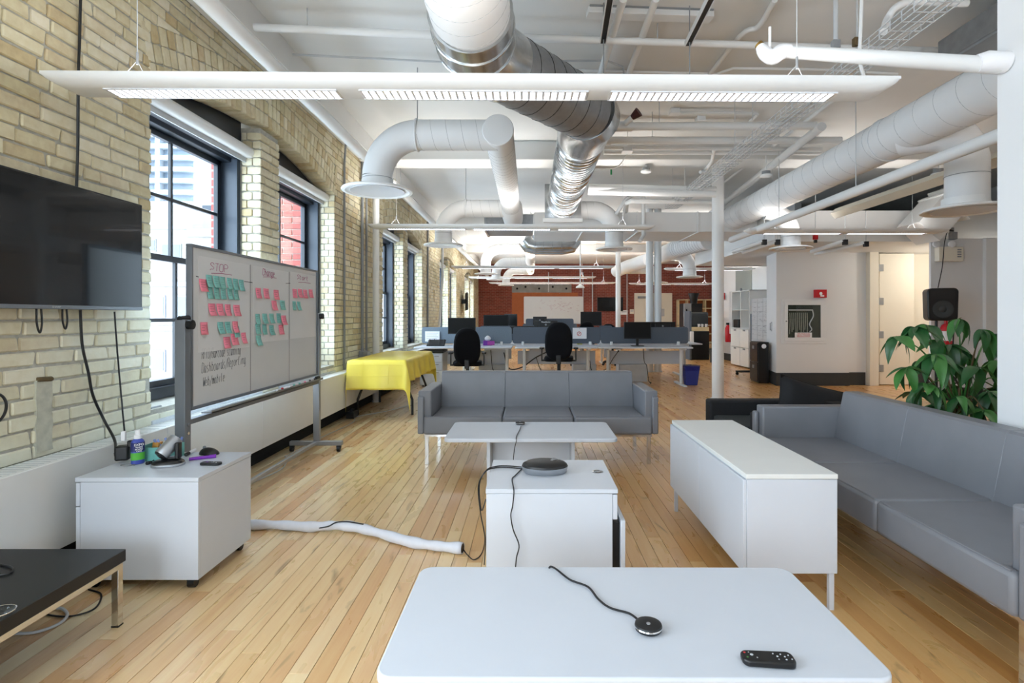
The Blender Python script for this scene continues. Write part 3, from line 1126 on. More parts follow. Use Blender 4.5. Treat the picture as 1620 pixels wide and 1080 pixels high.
# --- branches further back
t = thing('branch_duct', 'silver gored duct crossing above the desks to a white header with diffusers', 'duct')
MB().tube([(-.10, 12.0, 2.98), (-.02, 12.0, 2.86), (.12, 12, 2.83), (.72, 12.0, 2.83), (.9, 12.05, 2.86), (.98, 12.1, 3.0)], .175, 30).build('cross_run', M['galv'], t)
for x in (.12, .3, .5, .7):
    MB().tube([(x, 12 + .178 * math.cos(2 * math.pi * k / 30), 2.83 + .178 * math.sin(2 * math.pi * k / 30)) for k in range(30)], .005, 5, closed=True).build('rib', M['galv'], t)
MB().tube([(.02, 12.3, 3.0), (.02, 20.4, 3.0)], .15, 26).build('header', M['duct'], t)
for y in (13.0, 16, 19.6):
    MB().cyl((.02, y, 3.14), (.02, y, 3.8), .006, 6).build('hanger_rod', M['greyl'], t)
drop_branch(t, -.05, -1.17, 14.5, 3.10, 2.43, .14, .38, -1, .30, False)
drop_branch(t, -.05, -1.05, 17.0, 3.0, 2.45, .14, .38, -1, .30, False)
drop_branch(t, -.05, -.87, 20.0, 2.97, 2.44, .14, .36, -1, .29, False)

# --- large white duct on the right
t = thing('right_duct', 'large white spiral duct running down the right side into a rectangular trunk', 'duct')
MB().tube([(3.53, -.5, 3.09), (3.53, 9.45, 3.0)], .205, 36).build('run', M['duct'], t)
helix((3.53, 1.0, 3.077), (3.53, 9.3, 3.001), .205, .24, .0018, 30).build('spiral_seam', M['seam'], t)
MB().tube([(3.53 + .21 * math.cos(2 * math.pi * k / 36), 5.35, 3.037 + .21 * math.sin(2 * math.pi * k / 36)) for k in range(36)], .007, 5, closed=True).build('joint_ring', M['duct'], t)
MB().tube([(3.50, 5.12, 2.97), (3.60, 4.99, 2.965), (3.70, 4.89, 2.95), (3.80, 4.85, 2.90), (3.87, 4.85, 2.81), (3.90, 4.85, 2.70), (3.90, 4.85, 2.27)], .165, 30, caps=False).build('side_bend', M['duct'], t)
MB().tube([(3.90 + .168 * math.cos(2 * math.pi * k / 30), 4.85 + .168 * math.sin(2 * math.pi * k / 30), 2.55) for k in range(30)], .003, 4, closed=True).build('joint_ring', M['seam'], t)
diffuser(t, 3.88, 4.85, 2.25, .165, .33)
drop_branch(t, 3.55, 3.96, 8.25, 2.90, 2.33, .135, .38, 1, .30, False)
MB().box(.08, 3.945, 9.42, 10.6, 2.76, 3.10).build('trunk', M['white'], t, .004, 1)
for x in (.9, 1.85, 2.9):
    MB().box(x, x + .03, 9.40, 10.61, 2.745, 3.11).build('trunk_joint', M['white'], t, .003, 1)
t = thing('branch_duct', 'white spiral duct slanting away above the pair of columns', 'duct')
MB().tube([(3.75, 11.4, 2.90), (3.4, 12.6, 2.86), (3.3, 13.4, 2.82)], .2, 26).build('run', M['duct'], t)
helix((3.72, 11.5, 2.895), (3.4, 12.6, 2.86), .2, .09, .004).build('spiral_seam', M['seam'], t)
MB().tube([(3.3, 15.0, 2.86), (2.95, 16.4, 2.8), (2.75, 17.2, 2.72)], .19, 22).build('far_run', M['duct'], t)
drop_branch(t, 3.2, 4.0, 13.6, 2.85, 2.28, .16, .36, 1, .32, False)
drop_branch(t, 3.0, 4.0, 17.2, 2.80, 2.36, .16, .36, 1, .36, False)
t = thing('angled_duct', 'white rectangular duct elbow tilted above the bifold door', 'duct')
for c, sz, a in (((6.2, 8.40, 2.80), (.62, .5, .42), -48), ((6.66, 8.42, 3.1), (.5, .5, .5), -20)):
    MB().obox(c, sz, Matrix.Rotation(R(a), 3, 'Y')).build('section', M['white'], t, .004, 1)
MB().obox((6.4, 8.4, 2.95), (.03, .54, .56), Matrix.Rotation(R(-48), 3, 'Y')).build('joint_flange', M['white'], t)

# --- pipes
def pipe(label, pts, r, m='white', cat='pipe', k=0, extra=None, n=12, name='pipe'):
    t = thing(name, label, cat)
    MB().tube(spline(pts, k) if k else pts, r, n).build('run', M[m], t)
    for e in extra or ():
        if e[0] == 'rod':
            MB().cyl(e[1], (e[1][0], e[1][1], 3.8), .005, 6).build('hanger_rod', M['greyl'], t)
        elif e[0] == 'ring':
            MB().cyl(e[1], e[2], r * 1.3, 12).build('coupling', M[m], t)
    return t


pipe('thick white pipe running along the top of the brick wall', [(-2.0, -1, 3.26), (-2.0, 25.8, 3.2)], .056, n=18, extra=[('rod', (-2.0, 8.4, 3.3)), ('rod', (-2.0, 14, 3.3))])
pipe('thin white sprinkler pipe crossing the whole ceiling just behind the nearest light', [(-2.562, 4.337, 3.62), (-0.721, 4.494, 3.62), (4.194, 4.796, 3.62)], .03, extra=[('rod', (-1.807, 4.414, 3.62)), ('rod', (1.09, 4.64, 3.62))])
pipe('thin conduit crossing the ceiling left of the big silver bend', [(-2.352, 5.056, 3.74), (-0.838, 5.22, 3.74), (0.737, 5.194, 3.74), (0.91, 5.326, 3.74), (0.989, 5.596, 3.74)], .010, 'greyl', 'conduit')
pipe('white pipe with a tee and dark red valve right of the silver bend', [(0.889, 6.163, 3.45), (3.229, 6.143, 3.45)], .045, extra=[('rod', (1.464, 6.143, 3.45)), ('ring', (0.982, 6.163, 3.45), (1.161, 6.163, 3.45))])
t = thing('valve', 'dark red valve handle on the tee of a white ceiling pipe', 'valve')
a, b = Vector((1.061, 6.082, 3.45)), Vector((1.135, 6.025, 3.5))
MB().cyl(a, b, .03, 12).build('stub', M['white'], t)
MB().tube([b, b + (b - a) * .5, b + (b - a) * .9], [.03, .045, .055], 12).build('handle', mat('dark_red', '#3A0F12', .5), t)
pipe('white pipe below the valve pipe right of the silver bend', [(0.905, 6.651, 3.45), (3.805, 6.651, 3.45)], .045, extra=[('rod', (1.5, 6.651, 3.45)), ('ring', (0.92, 6.651, 3.45), (0.99, 6.651, 3.45))])
pipe('upper one of two thin pipes with a junction box over the smoke detector', [(0.964, 7.086, 3.5), (3.85, 7.167, 3.5)], .03)
pipe('lower one of two thin pipes with a junction box over the smoke detector', [(0.994, 7.305, 3.5), (3.94, 7.333, 3.5)], .03)
pipe('upper thick white pipe of the twin run in front of the trunk duct', [(0.861, 8.049, 3.2), (2.807, 8.211, 3.2)], .06)
pipe('lower thick white pipe of the twin run in front of the trunk duct', [(0.864, 8.076, 3.15), (2.742, 8.021, 3.1)], .05)
pipe('white drain pipe with turned-down end above the trunk duct', [(1.667, 9.429, 3.12), (1.581, 8.888, 3.15), (1.626, 8.742, 3.15), (3.022, 8.839, 3.15)], .04)
pipe('bent grey flexible conduit dropping beside the silver duct end', [(1.697, 8.9, 3.287), (1.573, 8.9, 3.204), (1.49, 8.9, 3.08), (1.434, 9, 2.995)], .03, 'greyl', 'conduit', 5)
pipe('long white pipe slanting below the large right duct', [(3.30, 1.0, 2.58), (3.30, 8.9, 2.55)], .05, n=16, extra=[('rod', (3.30, 5.5, 2.58)), ('rod', (3.30, 7.2, 2.57))])
t = pipe('beige channel running beside the long white pipe under the right duct', [(4.27, 2.9, 2.73), (4.27, 7.6, 2.73)], .07, 'beige', 'channel', n=4)
pipe('white conduit bending across the ceiling right of the fluorescent batten', [(1.901, 4.214, 3.75), (1.936, 4.6, 3.75), (1.843, 4.745, 3.75), (1.824, 5.604, 3.75)], .022, 'white', 'conduit', 5)
pipe('left one of two white conduits running past the black channels overhead', [(0.696, 4.043, 3.66), (0.692, 5.313, 3.66), (0.654, 5.799, 3.66)], .032, 'white', 'conduit')
pipe('right one of two white conduits running past the black channels overhead', [(0.94, 4.043, 3.66), (0.964, 5.313, 3.66), (0.957, 5.799, 3.66)], .028, 'white', 'conduit')
pipe('thin white conduit with a kink just above the nearest light', [(0.424, 5.439, 3.76), (1.901, 5.524, 3.76), (2.021, 5.397, 3.76), (2.914, 5.425, 3.76), (3.738, 5.524, 3.76)], .014, 'white', 'conduit')
pipe('white conduit elbow with a capped end beside the wire tray', [(2.489, 3.822, 3.3), (2.589, 3.934, 3.45), (2.637, 3.896, 3.52), (2.771, 3.893, 3.55), (3.152, 3.917, 3.55)], .025, 'white', 'conduit', 5)
pipe('white conduit arch on the ceiling between two junction boxes', [(1.757, 6.57, 3.76), (2.659, 6.591, 3.76), (2.787, 6.695, 3.76), (2.779, 6.869, 3.76)], .018, 'white', 'conduit', 4)
pipe('white conduit curling down to the smoke detector line', [(2.433, 7.167, 3.5), (2.586, 7.722, 3.5), (2.636, 8.155, 3.5), (2.546, 8.11, 3.45)], .025, 'white', 'conduit', 4)
pipe('white drop pipe with an open elbow in front of the trunk duct', [(1.926, 9.2, 3.333), (1.926, 9.2, 2.669), (1.841, 9.1, 2.559)], .035)
pipe('white pipe slanting across the ceiling behind the wire tray', [(3.234, 6.02, 3.4), (3.753, 11.652, 3.4)], .05)
pipe('thin white conduit left of the wire tray running into the distance', [(3.402, 5.946, 3.72), (3.533, 10.406, 3.72)], .022, 'white', 'conduit')
pipe('grey conduit down the brick wall between the paired windows and the pole', [(-2.43, 7.13, .6), (-2.43, 7.13, 3.3), (-2.40, 7.08, 3.5), (-2.32, 6.88, 3.53), (-2.32, 3.4, 3.53)], .014, 'grey', 'conduit', 0)
pipe('grey conduit left of the white pole on the brick wall', [(-2.42, 7.86, .75), (-2.42, 7.86, 3.54)], .02, 'grey', 'conduit')
pipe('thin grey conduit nearest the white pole on the brick wall', [(-2.42, 8.06, .75), (-2.42, 8.06, 3.54)], .016, 'grey', 'conduit')
pipe('grey conduit on the brick wall beyond the fourth window', [(-2.42, 12.9, .6), (-2.42, 12.9, 3.54)], .022, 'grey', 'conduit')
t = thing('conduit_box', 'grey metal box where the conduits end beside the yellow table', 'junction box')
MB().box(-2.44, -2.37, 7.76, 7.94, .66, .80).build('body', M['grey'], t, .004, 1)
MB().box(-2.44, -2.38, 7.98, 8.12, .66, .78).build('lid', M['greyl'], t, .004, 1)
pipe('slim white pole leaning diagonally beside the far windows', [(-2.36, 14.0, .597), (-2.15, 13.4, 2.3), (-2.15, 13.4, 3.2)], .03, 'white', 'pole')

# wrapped pipe in front of the right wall
t = thing('wrapped_pipe', 'white wrapped pipe with an open taped elbow leaving the right wall overhead', 'pipe')
a, b = Vector((1.413, 3, 2.758)), Vector((2.448, 2.83, 2.603))
MB().tube([a, a * .7 + b * .3, b], [.032, .038, .043], 18).build('run', M['white'], t)
e = [(1.294, 3.05, 2.811), (1.311, 3.03, 2.766), (1.34, 3, 2.73), (1.388, 3, 2.758), (1.437, 3, 2.765)]
MB().tube(spline(e, 4), [.026, .028, .033, .035, .038, .038, .038, .04, .042, .042, .042, .042, .042, .04, .038, .036, .034], 14).build('taped_elbow', M['paperw'], t)
MB().cyl((1.288, 3.06, 2.83), (1.305, 3.05, 2.804), .024, 12).build('open_end', mat('brass', '#8A6A2E', .4, .7), t)
MB().tube([(2.34, 2.84, 2.62), (2.38, 2.83, 2.625), (2.43, 2.82, 2.62), (2.468, 2.82, 2.615)], [.046, .053, .05, .056], 14).build('taped_joint', M['paperw'], t)
MB().cyl((1.334, 3.02, 2.789), (1.334, 3.02, 2.905), .008, 8).build('hanger_strap', M['white'], t)

# hanging conduits, batten, channels
for lab, u0 in (('left', 0), ('right', 1)):
    p = [(0.557, 3.744, 3.52), (0.593, 4.399, 3.52)] if u0 == 0 else [(1.262, 3.744, 3.52), (1.291, 4.44, 3.52)]
    t = thing('strut_channel', '%s black and white steel channel hanging below the ceiling near the batten' % lab, 'channel')
    d = (Vector(p[1]) - Vector(p[0])).normalized()
    q = Vector(p[0]) - d * 2
    ang = math.atan2(d.y, d.x)
    m = Matrix.Rotation(ang, 3, 'Z')
    c = (q + Vector(p[1])) / 2
    ln = (Vector(p[1]) - q).length
    MB().obox(c + Vector((0, 0, .02)), (ln, .05, .006), m).obox(c + m @ Vector((0, .023, 0)), (ln, .005, .045), m).obox(c + m @ Vector((0, -.023, 0)), (ln, .005, .045), m).build('channel', M['white'], t)
    MB().obox(c + Vector((0, 0, .0)), (ln, .038, .03), m).build('insert', M['blackm'], t)
    MB().cyl(Vector(p[1]) - d * .06 + Vector((0, 0, -.28)), Vector(p[1]) - d * .06 + Vector((0, 0, .28)), .005, 6).build('threaded_rod', M['grey'], t)
t = thing('batten_light', 'flat white unlit fluorescent batten on the ceiling above the nearest light', 'light fixture')
a, b = Vector((0.468, 4.425, 3.77)), Vector((1.504, 4.491, 3.77))
m = Matrix.Rotation(math.atan2(b.y - a.y, b.x - a.x), 3, 'Z')
MB().obox((a + b) / 2 + Vector((0, 0, .0)), ((b - a).length, .11, .05), m).build('housing', M['white'], t, .004, 1)
MB().obox((a + b) / 2 + Vector((0, 0, .024)), ((b - a).length - .02, .14, .01), m).build('backplate', M['grey'], t)
for nm, lab, u, v1, vb in (('hanging_conduit', 'thick grey conduit hanging from the ceiling to a grey connector', 1322, 66, 0), ('hanging_conduit', 'thin conduit with a brown connector hanging beside the wrapped pipe', 1356, 62, 0)):
    t = thing(nm, lab, 'conduit')
    p = Vector((2.195, 3.9, 3.268)) if u == 1322 else Vector((2.349, 3.9, 3.286))
    MB().cyl(p, (p.x, p.y, 3.8), .016 if u == 1322 else .006, 10).build('tube', M['greyl'], t)
    MB().box(p.x - .028, p.x + .028, p.y - .02, p.y + .02, p.z - .05, p.z + .01).build('connector', M['grey'] if u == 1322 else M['stem'], t, .004, 1)
t = thing('hanging_cable', 'white cable dangling in front of the wrapped pipe', 'cable')
MB().tube(spline([(2.202, 3.6, 3.477), (2.189, 3.6, 3.142), (2.185, 3.6, 2.995), (2.214, 3.6, 2.882)], 6), .011, 8).build('wire', M['white'], t)

# wire basket tray
t = thing('cable_tray', 'wire basket cable tray running below the ceiling towards the columns', 'cable tray')
TX, TZ, TW, TH = 2.44, 3.15, .10, .07
m = MB()
for x, zz in ((-TW, TH), (-TW, TH / 2), (-TW, 0), (-TW / 2, 0), (0, 0), (TW / 2, 0), (TW, 0), (TW, TH / 2), (TW, TH)):
    m.cyl((TX + x, .6, TZ + zz), (TX + x, 9.4, TZ + zz), .0042, 5)
m.build('long_wire', M['greyl'], t)
y = 1.0
m = MB()
while y < 9.4:
    m.tube([(TX - TW, y, TZ + TH), (TX - TW, y, TZ), (TX + TW, y, TZ), (TX + TW, y, TZ + TH)], .0042, 5)
    y += .11
m.build('cross_wire', M['greyl'], t, kind='stuff')
MB().tube([(TX + .05, .6, TZ + .015), (TX + .03, 4, TZ + .015), (TX - .02, 9.3, TZ + .015)], .014, 6).build('cable', M['white'], t)
for y in (3.0, 6.2, 8.9):
    MB().cyl((TX + TW, y, TZ), (TX + TW, y, 3.8), .004, 5).cyl((TX - TW, y, TZ), (TX - TW, y, 3.8), .004, 5).build('hanger_rod', M['greyl'], t)

# junction boxes and detectors
for lab, p, s in (('white junction box on the ceiling at the end of the conduit arch', (1.75, 6.57, 3.76), .11), ('white junction box on the twin thin pipes', (1.275, 7.123, 3.47), .12), ('white junction box on the valve pipe', (2.003, 6.381, 3.6), .1)):
    t = thing('junction_box', lab, 'junction box')
    x, y, z = p
    MB().box(x - s / 2, x + s / 2, y - s / 2, y + s / 2, z - .02, z + .04).build('box', M['white'], t, .006)
    MB().box(x - s / 2 - .008, x + s / 2 + .008, y - s / 2 - .008, y + s / 2 + .008, z - .025, z - .019).build('cover', M['white'], t)
for lab, p in (('round white smoke detector on the beam right of the silver duct', (1.712, 8, 3.44)), ('round white smoke detector hanging beside the right duct', (3.218, 7.4, 3.227)), ('round white ceiling detector behind the right duct bend', (4.664, 6.2, 2.929))):
    t = thing('smoke_detector', lab, 'smoke detector', p)
    MB().lathe([(.055, -.035), (.075, -.025), (.078, -.005), (.07, 0)], n=20).build('head', M['white'], t)
    MB().cyl((0, 0, 0), (0, 0, .045), .055, 18).build('base', M['grey'], t)
    MB().cyl((0, 0, .04), (0, 0, (3.53 if p[1] > 7.75 and p[1] < 8.2 else 3.799) - p[2]), .008, 8).build('drop_rod', M['white'], t)
t = thing('equipment_box', 'grey metal equipment box at the ceiling beside the right wall', 'equipment box')
MB().box(3.45, 4.1, 3.55, 4.6, 3.42, 3.62).build('body', M['galvg'], t, .01)
MB().box(3.46, 4.09, 3.56, 4.59, 3.40, 3.42).build('lid', M['grey'], t)

# columns
for lab, x, y, r in (('nearest white round steel column right of the desks', 2.933, 8.475, .09), ('left one of the paired white columns behind the desks', 2.805, 12.72, .085), ('right one of the paired white columns behind the desks', 2.997, 12.72, .085), ('farthest slim white column in front of the wall television', 2.59, 15.92, .075), ('slim white pole standing against the brick wall behind the yellow table', -2.335, 8.26, .05)):
    t = thing('column', lab, 'column', (x, y, 0))
    MB().cyl((0, 0, 0), (0, 0, 3.8), r, 24).build('shaft', M['white'], t)
    MB().cyl((0, 0, 0), (0, 0, .025), r * 1.25, 24).build('foot', M['white'], t)

# unseen lamp behind the loudspeaker wall, added for warm light on the alcove walls
t = thing('unseen_alcove_lamp', 'unseen round warm ceiling lamp added to light the alcove beyond the loudspeaker wall', 'lamp', (7.6, 9.35, 2.5))
MB().lathe([(.14, -.05), (.17, -.03), (.17, -.002)], n=20).build('shade', M['white'], t)
MB().lathe([(.10, -.062), (.138, -.052)], n=20).build('bulb_disc', mat('warm_bulb', '#FFE2B8', .5, var=0, emit=8), t)
l = bpy.data.lights.new('alcove_light', 'POINT')
l.energy, l.color, l.shadow_soft_size = 24, (1, .93, .82), .12
lo = bpy.data.objects.new('alcove_light', l)
lo.location = (0, 0, -.2)
lo.parent = t
C.objects.link(lo)

for lab, p, q in (('short white sprinkler pipe left of the right diffuser under the bulkhead', (3.599, 9.612, 2.44), (3.554, 8.239, 2.44)), ('short white sprinkler pipe touching the right diffuser under the bulkhead', (3.815, 9.707, 2.44), (3.755, 8.239, 2.44)),
                  ('short white pipe with a black clip under the bulkhead by the hose cabinet wall', (4.985, 9.612, 2.44), (4.78, 8.239, 2.44)), ('longer white pipe under the bulkhead reaching the bifold door', (5.205, 9.903, 2.44), (5.228, 8.452, 2.44))):
    t = pipe(lab, [p, q], .035)
    MB().cyl((q[0], q[1], q[2]), (q[0], q[1], q[2] + (.06 if q[1] > 8.75 else .5)), .006, 6).build('hanger_rod', M['greyl'], t)
    MB().box(q[0] - .03, q[0] + .03, q[1] - .03, q[1] + .03, q[2] - .06, q[2] + .02).build('clip', M['black'], t)
t = thing('air_box', 'grey sheet-metal air box between the white header and the trunk duct', 'duct')
MB().box(-.80, .06, 9.85, 10.6, 2.86, 3.14).build('body', M['galvg'], t, .005, 1)
MB().box(-.82, -.78, 9.83, 10.62, 2.84, 3.16).build('flange', M['galv'], t, .004, 1)
MB().cyl((-.4, 10.2, 3.14), (-.4, 10.2, 3.8), .006, 6).build('hanger_rod', M['greyl'], t)
t = thing('cable_tag', 'small green tape tag hanging from a cable right of the silver duct', 'tag', (1.095, 7.3, 3.269))
MB().box(-.012, .012, -.002, .002, -.07, .0).build('tape', mat('green_tape', '#1F9E5A', .6), t)
MB().tube(spline([(-.25, 0, -.02), (-.05, 0, .0), (.1, 0, .05), (.22, 0, .22)], 5), .006, 6).build('cable', M['white'], t)
MB().cyl((.22, 0, .2), (.22, 0, 3.79 - t.location.z), .005, 6).build('drop_rod', M['white'], t)
t = thing('pendant_sensor', 'small white dome pendant hanging on a rod before the far brick wall', 'pendant', (1.488, 16, 2.193))
MB().lathe([(.13, -.06), (.12, -.02), (.05, .02), (.03, .06)], n=18).build('dome', M['white'], t)
MB().cyl((0, 0, .05), (0, 0, 3.8 - t.location.z), .018, 8).build('rod', M['greyl'], t)
t = thing('wall_television', 'dark tilted television on the brick wall far beyond the desks', 'television', (-2.42, 19.6, 1.83))
MB().obox((.14, 0, 0), (.05, 1.0, .62), Matrix.Rotation(R(10), 3, 'Z')).build('case', M['black'], t, .006)
MB().obox((.168, 0, 0), (.006, .96, .58), Matrix.Rotation(R(10), 3, 'Z')).build('screen', M['screen'], t)
MB().box(-.03, .13, -.05, .05, -.08, .08).build('wall_arm', M['blackm'], t)
t = thing('window_handle', 'short grey metal cylinder lying on the first window sill', 'hardware', (-2.5, 3.626, 0.676))
MB().cyl((0, -.05, .012), (0, .05, .012), .013, 12).build('barrel', M['grey'], t)
MB().cyl((0, .05, .012), (0, .056, .012), .010, 12).build('tip', M['black'], t)


# ================================================================== FOREGROUND FURNITURE
def sofa(label, L, loc, rz):
    t = thing('sofa', label, 'sofa', loc, rz, 'grey leather three-seat sofas')
    h, ar = L / 2, .115
    iw = (L - 2 * ar) / 3
    for i in range(3):
        a, b = -h + ar + i * iw, -h + ar + (i + 1) * iw
        poly = [(a + .002, 0), (b - .002, 0), (b - .002, .60), (a + .002, .60)]
        if i == 0:
            poly = [(a - .06, 0), (b - .002, 0), (b - .002, .60), (a + .002, .60), (a + .002, .05), (a - .06, .05)]
        if i == 2:
            poly = [(a + .002, 0), (b + .06, 0), (b + .06, .05), (b - .002, .05), (b - .002, .60), (a + .002, .60)]
        s = MB().prism(poly, .268, .425).build('seat', M['sofa'], t, .02, 3)
        MB().tube([(poly[0][0] + .02, .012, .425), (poly[1][0] - .02, .012, .425)], .0035, 6).build('piping', M['sofa'], s)
        bk = [(.555, .40), (.625, .745), (.64, .757), (.735, .757), (.75, .74), (.76, .30), (.60, .30)]
        MB().prism(bk, a + .0008, b - .0008, 'x').build('backrest', M['sofa'], t, .003, 2)
    for sg in (-1, 1):
        x0, x1 = (-h, -h + ar) if sg < 0 else (h - ar, h)
        MB().prism([(.045, .30), (.045, .645), (.70, .645), (.76, .60), (.76, .27), (.06, .27)], x0, x1, 'x').build('armrest', M['sofa'], t, .012, 3)
        xo = (x0, x0 + .054) if sg < 0 else (x1 - .054, x1)
        MB().box(xo[0], xo[1], .012, .046, .272, .60).build('arm_front', M['sofa'], t, .012, 3)
        for y in (.05, .70):
            xx = sg * (h - .075)
            MB().box(xx - .016, xx + .016, y, y + .032, 0, .262).build('leg', M['chrome'], t, .002, 1)
    MB().box(-h + .05, h - .05, .045, .075, .245, .268).box(-h + .05, h - .05, .70, .73, .245, .268).box(-h + .06, -h + .09, .05, .73, .245, .268).box(h - .09, h - .06, .05, .73, .245, .268).build('base_rail', M['chrome'], t)
    MB().box(-h + .06, h - .06, .08, .74, .25, .30).build('underside', M['blackm'], t)
    return t


sofa('grey leather three-seat sofa facing the camera in front of the desks', 2.10, (.072, 4.72, 0), 0)
sofa('grey leather three-seat sofa against the white wall on the right', 2.26, (1.645, 2.925, 0), -90)

# black armchair behind the right sofa
t = thing('armchair', 'black fabric armchair tucked behind the right sofa', 'armchair', (1.60, 4.12, 0))
MB().box(0, .95, .70, .84, .10, .555).build('armrest', M['sofab'], t, .02, 3)
MB().box(.12, .95, 0, .14, .10, .555).build('armrest', M['sofab'], t, .02, 3)
MB().box(.02, .80, .142, .698, .20, .43).build('seat', M['sofabs'], t, .03, 3)
MB().box(.80, .98, .02, .82, .12, .60).build('backrest', M['sofab'], t, .03, 3)
for x in (.06, .88):
    for y in (.05, .76):
        MB().box(x, x + .04, y, y + .04, 0, .1).build('leg', M['chrome'], t)
t = thing('cushion', 'large black cushion slumped on the black armchair', 'cushion', (2.09, 4.52, .40), 0)
cu = MB()


def cushf(u, v, s):
    x, y = (u - .5) * 2, (v - .5) * 2
    e = (1 - abs(x) ** 4) * (1 - abs(y) ** 4)
    return (x * .30 * (1 - .06 * (1 - y * y)), s * .085 * max(e, 0) ** .45, y * .19 * (1 - .08 * (1 - x * x)))


cu.grid(lambda u, v: cushf(u, v, -1), 14, 10).grid(lambda u, v: cushf(u, v, 1), 14, 10)
o = cu.build('cover', M['sofab'], t, smooth=60)
o.rotation_euler = (R(-14), R(16), R(8))
o.location = (.24, 0, .16)
sm = MB().tube([Vector(cushf(u, v, 0)) for u, v in [(i / 12, 0) for i in range(12)] + [(1, i / 8) for i in range(8)] + [(1 - i / 12, 1) for i in range(12)] + [(0, 1 - i / 8) for i in range(8)]], .004, 6, closed=True).build('piping', M['sofab'], o)


# white coffee tables
def coffee_table(label, x0, x1, y0, y1, z, rz=0):
    cx, cy = (x0 + x1) / 2, (y0 + y1) / 2
    t = thing('coffee_table', label, 'table', (cx, cy, 0), rz, 'white coffee tables')
    w, d = (x1 - x0) / 2, (y1 - y0) / 2
    MB().prism(rrect(-w, w, -d, d, .045, 6), z - .028, z).build('tabletop', M['lam'], t, .006, 3)
    for sx in (-1, 1):
        MB().box(sx * .31 - .012, sx * .31 + .012, -.17, .17, .0, z - .03).build('side_panel', M['lam'], t, .002, 1)
    MB().box(-.298, .298, .02, .04, .03, z - .03).build('centre_panel', M['lam'], t, .002, 1)
    MB().box(-.298, .298, -.17, .17, z - .06, z - .0285).build('top_brace', M['lam'], t)
    return t


coffee_table('white coffee table nearest the camera with a black remote on it', -.375, .885, 1.298, 1.878, .435, -.3)
coffee_table('white coffee table in front of the centre sofa', -.61, .625, 3.84, 4.455, .435, 0)


# white pedestals on castors


def pedestal(label, loc, rz, open_=0.0, handle=True):
    t = thing('pedestal_cabinet', label, 'cabinet', loc, rz, 'white rolling pedestal cabinets')
    W, D, H, zb = .585, .49, .535, .05
    MB().box(-W / 2, W / 2, -D / 2, D / 2, H - .02, H).build('top', M['lam'], t, .0015, 1)
    b = MB()
    b.box(-W / 2 + .002, W / 2 - .024, -D / 2 + .002, -D / 2 + .02, zb, H - .0215).box(-W / 2 + .002, W / 2 - .024, D / 2 - .02, D / 2 - .002, zb, H - .0215)
    b.box(-W / 2 + .002, -W / 2 + .02, -D / 2 + .02, D / 2 - .02, zb, H - .0215).box(-W / 2 + .02, W / 2 - .024, -D / 2 + .02, D / 2 - .02, zb, zb + .018)
    b.build('body', M['lam'], t, .001, 1)
    for i, (z0, z1, out) in enumerate(((H - .135, H - .026, 0), (zb, H - .140, open_))):
        dr = MB().box(W / 2 - .022 + out, W / 2 - .002 + out, -D / 2 + .002, D / 2 - .002, z0, z1).build('drawer', M['lam'], t, .0015, 1)
        MB().box(-W / 2 + .05, W / 2 - .024 + out, -D / 2 + .03, D / 2 - .03, z0 + .012, z1 - .02).build('drawer_box', M['blackm'], dr)
    for x in (-W / 2 + .05, W / 2 - .06):
        for y in (-D / 2 + .04, D / 2 - .04):
            c = MB().tube([(x - .016, y, .024), (x + .016, y, .024)], .024, 18).build('castor', M['black'], t)
            MB().box(x - .02, x + .02, y - .018, y + .018, .036, .0505).build('castor_fork', M['blackm'], c)
    return t


pedestal('white rolling pedestal cabinet in the centre with a black conference phone on top', (.098, 2.65, 0), 0, .035)
pedestal('white rolling pedestal cabinet beside the heater cover with spray bottle and webcam on top', (-1.862, 2.82, 0), 180)
t = thing('cable_grommet', 'round chrome cable grommet set in the top of the centre pedestal', 'grommet', (0.333, 2.674, 0.535))
MB().lathe([(.026, 0), (.028, .002), (.022, .004), (.018, .002)], n=20).build('ring', M['chrome'], t)
MB().lathe([(.017, .001), (.016, .003), (.004, .003)], n=16).build('plug', M['grey'], t)

# sideboard
t = thing('sideboard', 'long white two-door sideboard on square legs in front of the right sofa', 'sideboard', (1.156, 3.02, 0), 0)
W, D = .405, 1.25
MB().box(-W / 2, W / 2, -D / 2, D / 2, .582, .604).build('top', M['lamw'], t, .0015, 1)
MB().box(-W / 2 + .004, W / 2 - .002, -D / 2 + .001, D / 2 - .001, .165, .5805).build('body', M['lam'], t, .0015, 1)
for y0, y1 in ((-D / 2 + .003, -.002), (.002, D / 2 - .003)):
    MB().box(-W / 2 - .012, -W / 2 + .003, y0, y1, .168, .578).build('door', M['lam'], t, .0015, 1)
for x in (-W / 2 + .012, W / 2 - .034):
    for y in (-D / 2 + .008, D / 2 - .030):
        MB().box(x, x + .022, y, y + .022, 0, .164).build('leg', M['lam'], t, .001, 1)

# black low table at the left
t = thing('low_table', 'low black table with chrome legs in the left foreground', 'table', (0, 0, 0))
MB().box(-2.28, -1.715, 1.05, 2.31, .262, .312).build('tabletop', M['blackm'], t, .002, 1)
M['blackm'].node_tree.nodes['Principled BSDF'].inputs['Roughness'].default_value = .45
for x in (-2.27, -1.747):
    for y in (1.06, 2.27):
        MB().box(x, x + .028, y, y + .028, 0.004, .24).build('leg', M['chrome'], t, .001, 1)
        MB().box(x - .001, x + .029, y - .001, y + .029, 0, .006).build('foot_pad', M['black'], t)
MB().box(-1.747, -1.719, 1.06, 2.298, .238, .261).box(-2.27, -2.242, 1.06, 2.298, .238, .261).box(-2.27, -1.72, 1.06, 1.088, .238, .261).box(-2.27, -1.72, 2.27, 2.298, .238, .261).build('rail', M['chrome'], t, .001, 1)
t = thing('cable', 'black cable looped on the low black table', 'cable')
